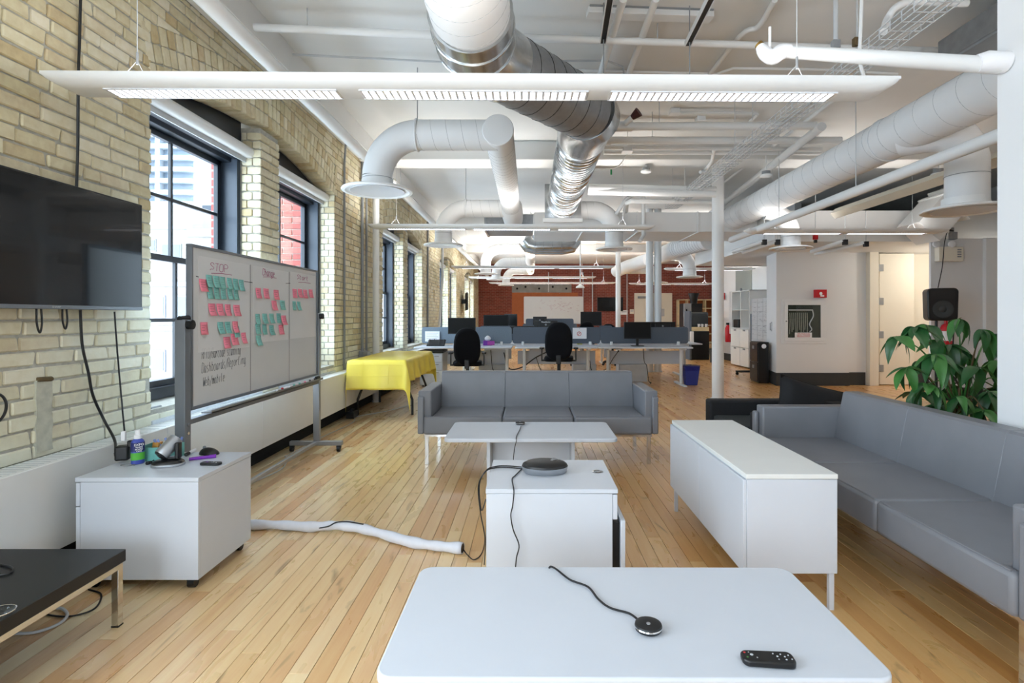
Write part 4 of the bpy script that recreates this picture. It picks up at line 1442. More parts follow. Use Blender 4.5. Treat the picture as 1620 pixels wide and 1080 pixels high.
MB().tube(spline([(-2.188, 2.168, 0.317), (-2.096, 2.151, 0.317), (-2.03, 2.129, 0.317), (-1.995, 2.098, 0.317), (-2, 2.072, 0.317), (-2.071, 2.052, 0.317)], 6), .004, 8).build('wire', M['black'], t)
t = thing('glass_coaster', 'clear glass coaster at the edge of the low black table', 'coaster', (-1.758, 1.8, 0.312))
MB().lathe([(.04, 0), (.044, .004), (.042, .012), (.036, .009), (.004, .008)], n=24).build('disc', glass_mat('coaster_glass'), t)
MB().tube([(.043 * math.cos(k * math.pi / 12), .043 * math.sin(k * math.pi / 12), .011) for k in range(24)], .002, 6, closed=True).build('rim', M['chrome'], t)
t = thing('floor_cable', 'black and grey cables coiled on the floor under the low black table', 'cable')
MB().tube(spline([(-2.091, 2.576, 0.006), (-1.994, 2.529, 0.006), (-1.927, 2.409, 0.006), (-1.974, 2.348, 0.006), (-2.074, 2.353, 0.006), (-2.165, 2.393, 0.006)], 6), .004, 8).build('black_wire', M['black'], t)
MB().tube(spline([(-2.107, 2.407, 0.01), (-2.056, 2.396, 0.01), (-1.992, 2.341, 0.01), (-1.983, 2.28, 0.006), (-2.026, 2.226, 0.006), (-2.109, 2.217, 0.006)], 6), .006, 8).build('grey_wire', M['greyl'], t)

# wall television
t = thing('television', 'large black wall television on the yellow brick wall', 'television', (0, 0, 0))
TY0, TY1, TZ0, TZ1 = 2.10, 3.305, 1.335, 1.975
MB().box(-2.395, -2.355, TY0, TY1, TZ0, TZ1).build('case', M['black'], t, .004, 2)
MB().box(-2.356, -2.3535, TY0 + .01, TY1 - .01, TZ0 + .02, TZ1 - .01).build('screen', M['screen'], t)
MB().box(-2.357, -2.350, TY0 + .002, TY1 - .002, TZ0 + .001, TZ0 + .02).build('lower_bezel', M['alud'], t, .002, 1)
MB().box(-2.44, -2.395, 2.47, 3.02, 1.5, 1.85).build('wall_mount', M['blackm'], t)
text('brand_lettering', 'SHARP', .013, M['greyl'], t, (-2.3495, 2.70, TZ0 + .0105), (R(90), 0, R(90)), sx=1.3)
for y, ln in ((2.63, .115), (2.775, .10)):
    MB().tube(spline([(-2.375, y - .012, TZ0 + .01), (-2.372, y - .014, TZ0 - ln * .6), (-2.37, y, TZ0 - ln), (-2.372, y + .014, TZ0 - ln * .6), (-2.375, y + .012, TZ0 + .01)], 5), .0045, 6).build('cable_loop', M['black'], t)
for lab, pts, r in (('black cable hanging down the brick wall to the top of the television', [(-2.42, 2.931, 3.072), (-2.43, 2.935, 2.802), (-2.42, 2.915, 2.588), (-2.43, 2.923, 2.218), (-2.42, 2.903, 1.975)], .007),
                    ('thick black cord from the television to the power adapter', [(-2.4, 2.903, 1.334), (-2.42, 2.94, 1.146), (-2.42, 2.982, 0.988), (-2.42, 3.012, 0.862), (-2.4, 3.067, 0.712), (-2.3, 3.011, 0.617), (-2.2, 2.889, 0.575)], .007),
                    ('thin black cord hanging from the right of the television', [(-2.4, 3.142, 1.326), (-2.42, 3.192, 1.077), (-2.42, 3.227, 0.775), (-2.35, 3.153, 0.633)], .0045),
                    ('black cord end looping in from the left edge of the brick wall', [(-2.42, 2.426, 0.962), (-2.42, 2.489, 0.938), (-2.41, 2.503, 0.893), (-2.42, 2.495, 0.836), (-2.42, 2.426, 0.792)], .006)):
    t = thing('cord', lab, 'cable')
    MB().tube(spline(pts, 6), r, 8).build('wire', M['black'], t)
    MB().cyl(pts[-1], Vector(pts[-1]) + Vector((0, .004, -.02)), r * 1.3, 8).build('plug', M['black'], t)
rg = random.Random(14)
pp = [(2.74 + .045 * math.copysign(1, i - 8.5) * (1 + rg.uniform(-.12, .12)), (.62 + .36 * (i if i < 9 else 17 - i) / 8)) for i in range(18)]
MB().prism(pp, -2.46, -2.4445, 'x').build('plaster_patch', mat('old_plaster', '#B9B8A8', .95, var=.12, scale=25, bump=.4), wall)
MB().tube([(-2.446, 2.70, .985), (-2.444, 2.78, .98)], .012, 6).build('rust_stain', M['stem'], wall)

# ---------------------------------------------------------------- things on the left pedestal
TOP = .535
t = thing('spray_bottle', 'blue whiteboard cleaner spray bottle with a white nozzle', 'bottle', (-2.036, 2.824, 0.535), 48)
M['bblue'] = mat('bottle_blue', '#3E4FA8', .35, var=.05)
MB().lathe([(.024, 0), (.029, .004), (.029, .10), (.027, .118), (.018, .128), (.014, .132)], n=22, sx=1.05, sy=.8).build('bottle', M['bblue'], t)
MB().lathe([(.0295, .022), (.0297, .04), (.0295, .06)], n=22, sx=1.05, sy=.8).build('green_band', mat('label_green', '#58B33C', .5), t)
MB().lathe([(.0296, .066), (.0298, .09), (.0296, .112)], n=22, sx=1.05, sy=.8).build('label', mat('label_navy', '#222A66', .5), t)
MB().lathe([(.017, .130), (.017, .148), (.012, .150), (.011, .172), (.008, .175)], n=16).build('nozzle', M['paperw'], t)
for s, zz, sz in (('EXPO', .101, .017), ('WHITE', .088, .010), ('BOARD', .078, .010), ('CARE', .068, .010)):
    text('lettering', s, sz, M['paperw'], t, (0, -.0245, zz), (R(90), 0, 0), ext=.002)
t = thing('tissue_box', 'open teal tissue box filled with blue markers', 'box', (-1.982, 2.898, 0.535), 4)
m = MB()
m.box(-.085, .085, -.03, -.027, 0, .072).box(-.085, .085, .09, .093, 0, .072).box(-.085, -.082, -.027, .09, 0, .072).box(.082, .085, -.027, .09, 0, .072).box(-.085, .085, -.03, .093, 0, .003)
m.build('carton', mat('carton_teal', '#6FB3AC', .6, var=.08, scale=40), t)
MB().box(-.05, -.02, .02, .06, .004, .082).build('orange_pad', mat('pad_orange', '#D79A4A', .7), t).rotation_euler = (0, R(8), 0)
for i, (x, a) in enumerate(((-.005, -18), (.015, -24), (.03, -12), (.05, 10), (.058, 16))):
    o = MB().cyl((0, 0, 0), (0, 0, .10), .006, 8).build('marker', mat('marker_blue', '#7E93D0', .4) if i == 0 else bpy.data.materials['marker_blue'], t)
    o.location = (x, .03 + .01 * i, .008)
    o.rotation_euler = (0, R(a), 0)
t = thing('conference_camera', 'silver and black swivel conference camera on the left pedestal', 'webcam', (-1.854, 2.788, 0.535), 14)
pr = [(math.cos(a), math.sin(a)) for a in [2 * math.pi * k / 28 for k in range(28)]]
sq = lambda r, ex: [(math.copysign(abs(c) ** ex, c) * r[0], math.copysign(abs(s) ** ex, s) * r[1]) for c, s in pr]
m = MB()
lv = [(.072, .046, .002), (.078, .052, .010), (.078, .052, .014)]
m.prism(sq((.075, .05), .75), 0, .014).build('base_skirt', M['alu'], t, .004, 2)
vs, fs = [], []
for sc_, zz in ((1.0, .0145), (.95, .022), (.75, .031), (.4, .035)):
    vs += [(x * sc_, y * sc_, zz) for x, y in sq((.073, .048), .75)]
for i in range(3):
    for k in range(28):
        fs.append((i * 28 + k, i * 28 + (k + 1) % 28, (i + 1) * 28 + (k + 1) % 28, (i + 1) * 28 + k))
fs.append(tuple(range(84, 112)))
fs.append(tuple(range(28))[::-1])
MB().add(vs, fs).build('base_cover', M['black'], t)
MB().box(-.028, .052, -.02, .02, .034, .046).box(.036, .056, -.024, .024, .034, .118).build('yoke', M['black'], t, .006, 3)
o = MB().tube([(0, -.052, 0), (0, -.046, 0), (0, .05, 0), (0, .056, 0)], [.031, .034, .034, .030], 24).build('barrel', M['alu'], t)
MB().tube([(0, -.056, 0), (0, -.050, 0)], [.029, .033], 24).build('lens_ring', M['black'], o)
MB().lathe([(.020, 0), (.016, .004), (.004, .007)], (0, -.056, 0), 20, mat=Matrix.Rotation(R(90), 3, 'X')).build('lens', M['screen'], o)
o.location, o.rotation_euler = (.002, 0, .094), (R(38), 0, R(-34))
o.rotation_euler = (R(48), R(24), R(-20))
t = thing('cord', 'short black camera cord with a round plug on the left pedestal', 'cable')
MB().tube(spline([(-1.966, 2.946, 0.56), (-1.993, 2.925, 0.545), (-1.974, 2.829, 0.54)], 5), .0025, 6).build('wire', M['black'], t)
MB().cyl((-1.966, 2.822, 0.542), (-1.971, 2.798, 0.542), .009, 12).build('plug', M['black'], t)
t = thing('mouse', 'black computer mouse at the back of the left pedestal', 'mouse', (-1.779, 3.018, 0.535), 80)
vs, fs = [], []
n, k = 18, 8
for i in range(k + 1):
    a = math.pi / 2 * i / k
    for j in range(n):
        b = 2 * math.pi * j / n
        x, y = math.cos(a) * math.cos(b), math.cos(a) * math.sin(b)
        vs.append((x * .036, y * .058, math.sin(a) * (.036 + .006 * y)))
for i in range(k):
    for j in range(n):
        fs.append((i * n + j, i * n + (j + 1) % n, (i + 1) * n + (j + 1) % n, (i + 1) * n + j))
fs.append(tuple(range(n))[::-1])
MB().add(vs, fs).build('shell', M['black'], t)
MB().tube([(-.003, .03, .036), (.003, .03, .036)], .009, 12).build('wheel', M['grey'], t)
for nm, lab, p, q, m1, m2 in (('marker', 'purple capped marker lying on the left pedestal', (-1.803, 2.877, 0.544), (-1.697, 2.942, 0.544), 'purple', 'purple'), ('marker', 'white marker with a black cap leaning at the back of the left pedestal', (-1.875, 2.965, 0.545), (-1.88, 3.057, 0.55), 'paperw', 'black')):
    t = thing(nm, lab, 'marker')
    p, q = Vector(p), Vector(q)
    MB().tube([p, p * .75 + q * .25, q], [.008, .0085, .0085], 12).build('barrel', M[m1], t)
    e = (p, p * .7 + q * .3) if m2 == 'black' else (p * .25 + q * .75, q)
    MB().cyl(e[0], e[1], .0098, 12).build('cap', M[m2], t)


def remote(label, loc, rz, l, w, h, taper, dots):
    t = thing('remote_control', label, 'remote control', loc, rz)
    out = []
    for x, y in rrect(-l / 2, l / 2, -w / 2, w / 2, w * .35, 6):
        out.append((x, y * (1 - taper * (x / l + .5))))
    MB().prism(out, 0, h).build('body', M['black'], t, h * .3, 3)
    for i, (x, y, r, m) in enumerate(dots):
        MB().lathe([(r, 0), (r * .9, .0012), (r * .3, .0014)], (x * l, y * w, h), 10).build('button', M[m], t)
    return t


remote('small black remote on the left pedestal near its front corner', (-1.641, 2.8, 0.535), -4, .105, .045, .014, .1, [(-.22, .1, .006, 'purple'), (.0, .1, .0035, 'grey'), (.1, .15, .003, 'paperw'), (.2, .15, .003, 'grey'), (.3, .15, .003, 'grey'), (.1, -.15, .003, 'grey'), (.2, -.15, .003, 'grey'), (.3, -.15, .003, 'paperw')])
remote('curved black remote on the nearest white table', (0.594, 1.356, 0.436), -5, .128, .046, .017, -.12,
       [(-.42, .22, .003, 'inkr'), (-.34, .25, .002, 'grey'), (-.3, .05, .004, 'greyl'), (-.4, -.18, .0025, 'leafl'), (-.22, -.2, .002, 'grey'), (.12, .22, .002, 'greyl'), (.26, .2, .002, 'greyl'), (.4, .14, .002, 'greyl'), (.18, 0, .0025, 'greyl'), (.32, 0, .002, 'greyl'), (.18, -.25, .002, 'grey'), (.32, -.25, .0025, 'greyl'), (.43, -.2, .002, 'greyl')])
t = thing('power_adapter', 'black power adapter resting behind the left pedestal', 'adapter', (-2.139, 2.86, 0.545), 20)
MB().box(-.032, .032, -.03, .03, 0, .075).build('brick', M['black'], t, .01, 3)
MB().box(.02, .055, -.015, .015, .06, .10).build('plug', M['black'], t, .006, 2)
MB().box(-.008, .012, -.012, .012, .10, .15).build('clear_plug', M['paperw'], t, .004)
t = thing('cable', 'thin grey wire loop lying beside the spray bottle', 'cable')
MB().tube([Vector((-2.066, 2.789, 0.538)) + Vector((.03 * math.cos(k * math.pi / 9), .02 * math.sin(k * math.pi / 9), 0)) for k in range(18)], .0022, 6, closed=True).build('loop', M['grey'], t)
MB().tube(spline([(-2.067, 2.813, 0.538), (-2.058, 2.837, 0.538), (-2.021, 2.777, 0.538)], 4), .0022, 6).build('tail', M['grey'], t)

# ---------------------------------------------------------------- conference phone, pods and cables
t = thing('conference_phone', 'oval black and silver conference speakerphone on the centre pedestal', 'speakerphone', (0.074, 2.664, 0.535), 0)
vs, fs = [], []
n = 36
lv = [(.098, .066, 0, 0), (.108, .078, .012, 0), (.112, .086, .028, 0), (.113, .088, .034, 1), (.108, .085, .044, 1), (.09, .07, .053, 1), (.05, .04, .058, 1)]
for a, b, zz, _ in lv:
    vs += [(a * c, b * s, zz) for c, s in [(math.cos(2 * math.pi * k / n), math.sin(2 * math.pi * k / n)) for k in range(n)]]
ring = lambda i: [(i * n + k, i * n + (k + 1) % n, (i + 1) * n + (k + 1) % n, (i + 1) * n + k) for k in range(n)]
MB().add(vs[:4 * n], ring(0) + ring(1) + ring(2) + [tuple(range(n))[::-1]]).build('silver_base', M['alu'], t)
MB().add(vs[3 * n:], [tuple(i - 0 for i in f) for f in ring(0) + ring(1) + ring(2)] + [tuple(range(3 * n, 4 * n))]).build('black_cover', M['blackm'], t)
kp = MB().obox((.062, .012, .053), (.062, .05, .004), Matrix.Rotation(R(-24), 3, 'Z') @ Matrix.Rotation(R(10), 3, 'Y')).build('keypad', M['grey'], t, .004, 2)
for i in range(3):
    for j in range(3):
        p = Matrix.Rotation(R(-24), 3, 'Z') @ Vector((-.012 + i * .014, -.014 + j * .014, 0))
        MB().lathe([(.0045, 0), (.004, .002)], (.066 + p.x, .012 + p.y, .054 - p.x * .15), 8).build('key', M['black'], t)


def mic_pod(label, loc):
    t = thing('microphone_pod', label, 'microphone', loc, 0, 'round black microphone pods')
    MB().lathe([(.030, 0), (.036, .003), (.037, .008)], n=28).build('foot', M['blackm'], t)
    MB().lathe([(.037, .008), (.0385, .0105), (.0375, .013)], n=28).build('chrome_band', M['chrome'], t)
    MB().lathe([(.0375, .013), (.036, .018), (.028, .022), (.01, .0235)], n=28).build('cover', M['blackm'], t)
    MB().lathe([(.006, .0225), (.0055, .0245), (.002, .025)], (-.002, -.010, 0), 14).build('button', M['alu'], t)
    return t


mic_pod('round black microphone pod on the nearest white table', (0.327, 1.498, 0.436))
mic_pod('round black microphone pod on the white table by the sofa', (-0.076, 4.345, 0.436))
for lab, pts, r in (('black cable crossing the nearest white table to the microphone pod', [(0.065, 1.871, 0.43), (0.072, 1.863, 0.442), (0.09, 1.845, 0.442), (0.132, 1.772, 0.441), (0.185, 1.726, 0.441), (0.208, 1.653, 0.441), (0.237, 1.602, 0.441), (0.287, 1.572, 0.441), (0.307, 1.537, 0.442)], .0035),
                    ('thin black cable from the far microphone pod over the table edge', [(-0.069, 4.251, 0.44), (-0.076, 4.109, 0.44), (-0.095, 3.893, 0.44), (-0.093, 3.798, 0.43), (-0.107, 3.82, 0.367), (-0.115, 3.8, 0.293)], .003),
                    ('black cable running down the front of the centre pedestal', [(-0.038, 2.712, 0.54), (-0.069, 2.594, 0.54), (-0.082, 2.533, 0.54), (-0.069, 2.374, 0.538), (-0.075, 2.385, 0.468), (-0.083, 2.385, 0.426), (-0.072, 2.385, 0.363), (-0.047, 2.385, 0.296), (-0.058, 2.385, 0.241), (-0.064, 2.385, 0.177)], .003),
                    ('pair of thin black cables draping off the left of the centre pedestal to the sleeve', [(-0.038, 2.694, 0.545), (-0.121, 2.735, 0.54), (-0.177, 2.723, 0.54), (-0.217, 2.66, 0.539), (-0.251, 2.66, 0.471), (-0.241, 2.66, 0.341), (-0.223, 2.7, 0.201), (-0.259, 2.935, 0.02), (-0.295, 2.886, 0.008), (-0.334, 2.935, 0.01), (-0.364, 2.983, 0.02)], .003)):
    t = thing('cable', lab, 'cable')
    MB().tube(spline(pts, 6), r, 6).build('wire', M['black'], t)
    if lab.startswith('pair'):
        q = [Vector(p) + Vector((.004, .012, .004)) for p in pts[:6]] + [Vector((-0.212, 2.68, 0.396)), Vector((-0.217, 2.7, 0.201)), Vector((-0.237, 2.832, 0.006))]
        MB().tube(spline(q, 6), r, 6).build('second_wire', M['black'], t)

t = thing('cable_sleeve', 'white fabric cable sleeve winding across the wooden floor', 'cable sleeve')
pts = [(-1.743, 3.31, 0.03), (-1.532, 3.31, 0.03), (-1.327, 3.28, 0.03), (-1.196, 3.287, 0.035), (-1.056, 3.267, 0.035), (-0.88, 3.179, 0.032), (-0.669, 3.059, 0.03), (-0.518, 3.009, 0.03), (-0.366, 2.971, 0.032)]
sp = spline(pts, 6)
m = MB()
rr = [.028 + .005 * math.sin(i * .9) * math.sin(i * .37) for i in range(len(sp))]
rr[-1] = .030
m.tube(sp, rr, 14, caps=False)
o = m.build('sleeve', mat('white_fabric', '#DADCE4', .9, var=.03, scale=30, bump=.2, bscale=300), t)
so = o.modifiers.new('thick', 'SOLIDIFY')
so.thickness = .003
MB().tube([Vector(p) + Vector((0, 0, .0)) for p in sp[-4:]], .024, 12).build('cable_bundle', M['black'], t)
MB().tube(spline([(-1.364, 3.277, 0.012), (-1.262, 3.26, 0.03), (-1.197, 3.238, 0.05), (-1.158, 3.255, 0.066), (-1.092, 3.26, 0.068), (-0.988, 3.231, 0.064)], 5), .004, 6).build('stray_wire', M['black'], t)


# ================================================================== ROLLING WHITEBOARD WITH NOTES
GL = {'S': '45 36 16 05 14 33 42 31 11 00', 'T': '06 46|26 20', 'O': '16 05 01 10 30 41 45 36 16', 'P': '00 06 36 45 44 33 03', 'C': '45 36 16 05 01 10 30 41', 'h': '06 00|03 14 23 33 32 30',
      'a': '34 14 03 01 10 20 33|34 31 40', 'n': '04 00|03 14 24 33 30', 'g': '34 14 03 01 10 20 33|34 3a 2b 0b', 'e': '02 32 33 24 14 03 01 10 30', 't': '16 11 20 30|04 34', 'r': '04 00|02 13 24 34',
      'R': '00 06 36 45 44 33 03|23 40', 'F': '00 06 46|03 33', 'I': '16 10', 'D': '00 06 26 45 41 20 00', '/': '0a 46', 'B': '00 06 26 35 34 23 03|23 42 41 30 00', 'c': '34 14 03 01 10 30',
      'o': '14 03 01 10 20 31 33 24 14', 'd': '34 14 03 01 10 20 33|36 30', 's': '34 14 03 12 22 31 20 00', 'i': '24 20', 'b': '06 00|03 14 24 33 31 20 00', 'p': '04 0b|03 14 24 33 31 20 00',
      'W': '06 10 24 30 46', 'm': '04 00|03 14 20|22 34 40', 'l': '16 11 20'}
BX = -2.034     # writing surface of the board


def scrawl(name, s, y0, y1, z0, h, m, parent, r=.0026, slant=.1, slope=0.0, x=BX):
    """handwriting made of thin flat strokes standing on the board"""
    rg = random.Random(s)
    adv = (y1 - y0) / len(s)
    mb = MB()
    cv = {'a': -1, 'b': -2}
    for i, ch in enumerate(s):
        if ch == ' ':
            continue
        for st in GL[ch].split('|'):
            pts = []
            for q in st.split():
                gx, gy = int(q[0]), cv.get(q[1]) if q[1] in cv else int(q[1])
                gx, gy = gx / 4 * adv * .74 + rg.uniform(-.02, .02) * adv, gy / 6 * h + rg.uniform(-.012, .012) * h
                yy = y0 + i * adv + gx + gy * slant
                pts.append((x + .0006, yy, z0 + gy + slope * (yy - y0)))
            sp = spline(pts, 4)
            mb.tube([(x + .0005, p.y, p.z) for p in sp], r, 5)
    return mb.build(name, m, parent, kind='stuff')


t = wbd = thing('rolling_whiteboard', 'large whiteboard on a grey rolling stand covered in pink and teal notes', 'whiteboard')
Y0, Y1, ZB, ZT = 3.255, 5.19, .735, 1.735
MB().box(-2.054, BX, Y0 + .01, Y1 - .01, ZB + .01, ZT - .01).build('panel', M['board'], t)
f = MB()
f.box(-2.06, -2.024, Y0, Y1, ZT - .018, ZT).box(-2.06, -2.024, Y0, Y1, ZB, ZB + .02).box(-2.06, -2.024, Y0, Y0 + .018, ZB + .02, ZT - .018).box(-2.06, -2.024, Y1 - .018, Y1, ZB + .02, ZT - .018)
f.build('frame', M['alud'], t, .002, 1)
for y, ztop in ((3.205, 1.28), (5.225, 1.33)):
    ps = MB().box(-2.075, -2.015, y - .03 if y < 4 else y - .02, y + .03 if y < 4 else y + .02, .10, ztop).build('post', M['alud'] if y < 4 else M['alu'], t, .003, 1)
    MB().tube([(-2.015, y, ztop - .03), (-1.985, y, ztop - .03)], .028, 16).build('pivot_knob', M['black'], ps)
    if y < 4:
        for zz in (.66, .61):
            MB().cyl((-2.016, y, zz), (-2.010, y, zz), .010, 10).build('bolt', M['chrome'], ps)
        MB().tube([(-2.045, y - .03, 1.285), (-2.045, y + .05, 1.29)], .016, 12).build('clamp', M['black'], ps)
    fb = MB().box(-2.30, -1.80, y - .025, y + .025, .062, .102).build('foot', M['alu'], t, .003, 1)
    for x in (-2.285, -1.835):
        c = MB().tube([(x - .014, y, .026), (x + .014, y, .026)], .026, 18).build('castor', M['black'], t)
        MB().box(x - .02, x + .02, y - .015, y + .02, .035, .0625).build('castor_fork', M['blackm'], c, .004)
MB().box(-2.06, -2.03, 3.235, 5.21, .075, .105).build('lower_bar', M['alu'], t, .003, 1)
MB().box(-2.065, -2.02, 3.235, 5.21, .655, .685).build('cross_bar', M['alud'], t, .003, 1)
MB().box(-2.03, -1.965, 3.36, 5.17, .700, .706).box(-1.968, -1.965, 3.36, 5.17, .70, .718).build('pen_tray', M['alu'], t)
ln = MB()
for y in ((-2.034, 3.958, 1.576)[1], (-2.034, 4.597, 1.514)[1]):
    ln.box(BX, BX + .0012, y - .0015, y + .0015, ZB + .02, ZT - .06)
ln.build('column_line', M['inkb'], t)
tk = MB()
for a, b in (((-2.034, 3.313, 1.543), (-2.034, 3.338, 1.541)), ((-2.034, 3.87, 1.548), (-2.034, 3.985, 1.546)), ((-2.034, 4.532, 1.574), (-2.034, 4.615, 1.579))):
    tk.tube([a, b], .003, 5)
tk.build('tick_mark', M['inkb'], t)
scrawl('writing', 'RFID/Barcode scanning', (-2.034, 3.37, 1.037)[1], (-2.034, 3.828, 1.033)[1], (-2.034, 3.37, 1.034)[2], .06, M['inkg'], t, .0011)
scrawl('writing', 'Dashboards/Reporting', (-2.034, 3.37, 0.947)[1], (-2.034, 3.896, 0.938)[1], (-2.034, 3.37, 0.947)[2], .06, M['inkg'], t, .0012, slope=.03)
scrawl('writing', 'Web/mobile', (-2.034, 3.383, 0.863)[1], (-2.034, 3.629, 0.844)[1], (-2.034, 3.383, 0.863)[2], .055, M['inkg'], t, .0013, slope=.03)

# flip-chart sheets taped to the board
for word, a, b, hy0, hy1, hz, hh, ul in (('STOP', (-2.034, 3.332, 1.672), (-2.034, 3.94, 1.076), (-2.034, 3.457, 1.593)[1], (-2.034, 3.667, 1.62)[1], (-2.034, 3.457, 1.593)[2], .048, ((-2.034, 3.471, 1.574)[1], (-2.034, 3.706, 1.606)[1], (-2.034, 3.471, 1.574)[2])),
                                         ('Change', (-2.034, 3.994, 1.672), (-2.034, 4.579, 1.103), (-2.034, 4.135, 1.617)[1], (-2.034, 4.341, 1.623)[1], (-2.034, 4.135, 1.613)[2], .05, ((-2.034, 4.145, 1.599)[1], (-2.034, 4.362, 1.604)[1], (-2.034, 4.145, 1.599)[2])),
                                         ('Start', (-2.034, 4.615, 1.681), (-2.034, 5.16, 1.108), (-2.034, 4.753, 1.626)[1], (-2.034, 4.998, 1.643)[1], (-2.034, 4.753, 1.623)[2], .04, ((-2.034, 4.779, 1.6)[1], (-2.034, 5.041, 1.605)[1], (-2.034, 4.779, 1.597)[2]))):
    t = thing('paper_sheet', 'large white paper sheet headed %s taped to the rolling whiteboard' % word, 'paper', (0, 0, 0), 0, 'paper sheets on the rolling whiteboard')
    MB().box(BX + .0002, BX + .0014, a[1], b[1], b[2], a[2]).build('sheet', M['paper'], t, smooth=0)
    scrawl('heading', word, hy0, hy1, hz, hh, M['inkm'], t, .0018, x=BX + .0012)
    MB().tube([(BX + .002, ul[0], ul[2]), (BX + .002, (ul[0] + ul[1]) / 2, ul[2] + .008), (BX + .002, ul[1], ul[2] + .006)], .002, 5).build('underline', M['inkm'], t)

NOTES = [  # colour, left edge y, top z, width, where it hangs
    ('pink', 3.338, 1.531, 0.078, 'alone left of the teal block under STOP'),
    ('pink', 3.434, 1.381, 0.075, 'first of the row of four under STOP'), ('pink', 3.523, 1.382, 0.074, 'second of the row of four under STOP'),
    ('pink', 3.620, 1.380, 0.067, 'third of the row of four under STOP'), ('pink', 3.724, 1.378, 0.082, 'last of the row of four under STOP'),
    ('pink', 3.351, 1.263, 0.075, 'alone at the left of the lower row under STOP'), ('teal', 3.534, 1.262, 0.066, 'left of two in the lower row under STOP'),
    ('teal', 3.620, 1.263, 0.065, 'right of two in the lower row under STOP'), ('pink', 3.714, 1.265, 0.066, 'half hidden behind a tilted teal note'),
    ('teal', 3.734, 1.231, 0.065, 'tilted over a pink note in the lower row under STOP'), ('pink', 3.603, 1.162, 0.078, 'leftmost of the bottom three under STOP'),
    ('pink', 3.693, 1.179, 0.085, 'middle of the bottom three under STOP'), ('pink', 3.826, 1.184, 0.061, 'rightmost of the bottom three under STOP'),
    ('pink', 4.027, 1.511, 0.077, 'first of the top row under Change'), ('pink', 4.144, 1.513, 0.083, 'second of the top row under Change'), ('pink', 4.308, 1.510, 0.085, 'third of the top row under Change'),
    ('pink', 4.275, 1.424, 0.085, 'curling below the top row under Change'), ('teal', 4.423, 1.429, 0.084, 'right of the curling pink note under Change'),
    ('teal', 4.023, 1.317, 0.066, 'first of the middle row under Change'), ('teal', 4.023, 1.242, 0.074, 'first of the second teal row under Change'),
    ('teal', 4.127, 1.320, 0.074, 'second of the middle row under Change'), ('teal', 4.239, 1.321, 0.071, 'third of the middle row under Change'), ('teal', 4.360, 1.323, 0.071, 'fourth of the middle row under Change'),
    ('pink', 4.440, 1.306, 0.085, 'at the end of the middle row under Change'), ('teal', 4.130, 1.237, 0.065, 'second of the second teal row under Change'), ('teal', 4.237, 1.229, 0.073, 'third of the second teal row under Change'),
    ('pink', 4.395, 1.229, 0.085, 'at the end of the second teal row under Change'), ('teal', 4.030, 1.157, 0.074, 'hanging alone below the Change sheet edge'),
    ('pink', 4.654, 1.536, 0.085, 'first of four under Start'), ('pink', 4.760, 1.541, 0.085, 'second of four under Start'), ('pink', 4.870, 1.540, 0.085, 'third of four under Start'), ('pink', 4.995, 1.548, 0.085, 'last of four under Start'),
    ('teal', 4.654, 1.429, 0.066, 'left of two under Start'), ('teal', 4.744, 1.429, 0.070, 'right of two under Start')]
NOTES.append(('teal', 3.409, 1.561, 0.066, 'first from the left in the top teal row under STOP'))
NOTES.append(('teal', 3.484, 1.561, 0.070, 'second from the left in the top teal row under STOP'))
NOTES.append(('teal', 3.562, 1.560, 0.062, 'third from the left in the top teal row under STOP'))
NOTES.append(('teal', 3.644, 1.559, 0.060, 'fourth from the left in the top teal row under STOP'))
NOTES.append(('teal', 3.717, 1.558, 0.063, 'fifth from the left in the top teal row under STOP'))
NOTES.append(('teal', 3.793, 1.556, 0.062, 'sixth from the left in the top teal row under STOP'))
NOTES.append(('teal', 3.420, 1.487, 0.061, 'first from the left in the second teal row under STOP'))
NOTES.append(('teal', 3.495, 1.488, 0.060, 'second from the left in the second teal row under STOP'))
NOTES.append(('teal', 3.568, 1.489, 0.062, 'third from the left in the second teal row under STOP'))
NOTES.append(('teal', 3.648, 1.490, 0.062, 'fourth from the left in the second teal row under STOP'))
NOTES.append(('teal', 3.726, 1.490, 0.060, 'fifth from the left in the second teal row under STOP'))
rg = random.Random(5)
for ci, (c, ya, za, w, lab) in enumerate(NOTES):
    h = .078
    t = thing('sticky_note', '%s sticky note %s' % (c, lab), 'sticky note', (BX + .0025 + .0004 * (ci % 4), ya, za), 0, 'sticky notes on the rolling whiteboard')
    curl = rg.uniform(.006, .018)
    sk = rg.uniform(.05, .25)
    nm = MB()
    nm.grid(lambda u, v: (curl * v ** 2.2, u * w + sk * v * h * .35, -v * h), 3, 5)
    o = nm.build('slip', M[c], t, smooth=60)
    so = o.modifiers.new('thick', 'SOLIDIFY')
    so.thickness = .0006
    wr = MB()
    for k in range(3):
        v = .25 + k * .2
        wr.tube([(curl * v ** 2.2 + .0008, w * .15 + sk * v * h * .35, -v * h), (curl * v ** 2.2 + .0008, w * rg.uniform(.5, .85) + sk * v * h * .35, -v * h)], .0007, 4)
    wr.build('scribble', M['inkb'], o)
for i, (y, m) in enumerate(((4.30, 'red'), (4.52, 'teal'), (4.63, 'teal'), (4.74, 'pink'), (4.85, 'black'), (4.96, 'black'))):
    t = thing('marker', ('%s marker lying in the whiteboard tray' % {'red': 'red', 'teal': 'green', 'pink': 'pink', 'black': 'black', 'alud': 'grey'}[m]) + (' nearer the stand post' if i in (2, 5) else ''), 'marker', (-2.0, y, .715), 0, 'markers in the whiteboard tray')
    MB().cyl((0, 0, 0), (0, .085, 0), .008, 10).build('barrel', M['paperw'], t)
    MB().cyl((0, .06, 0), (0, .10, 0), .0092, 10).build('cap', M[m], t)
t = thing('eraser', 'small black eraser at the far end of the whiteboard tray', 'eraser', (-2.0, 5.12, .715))
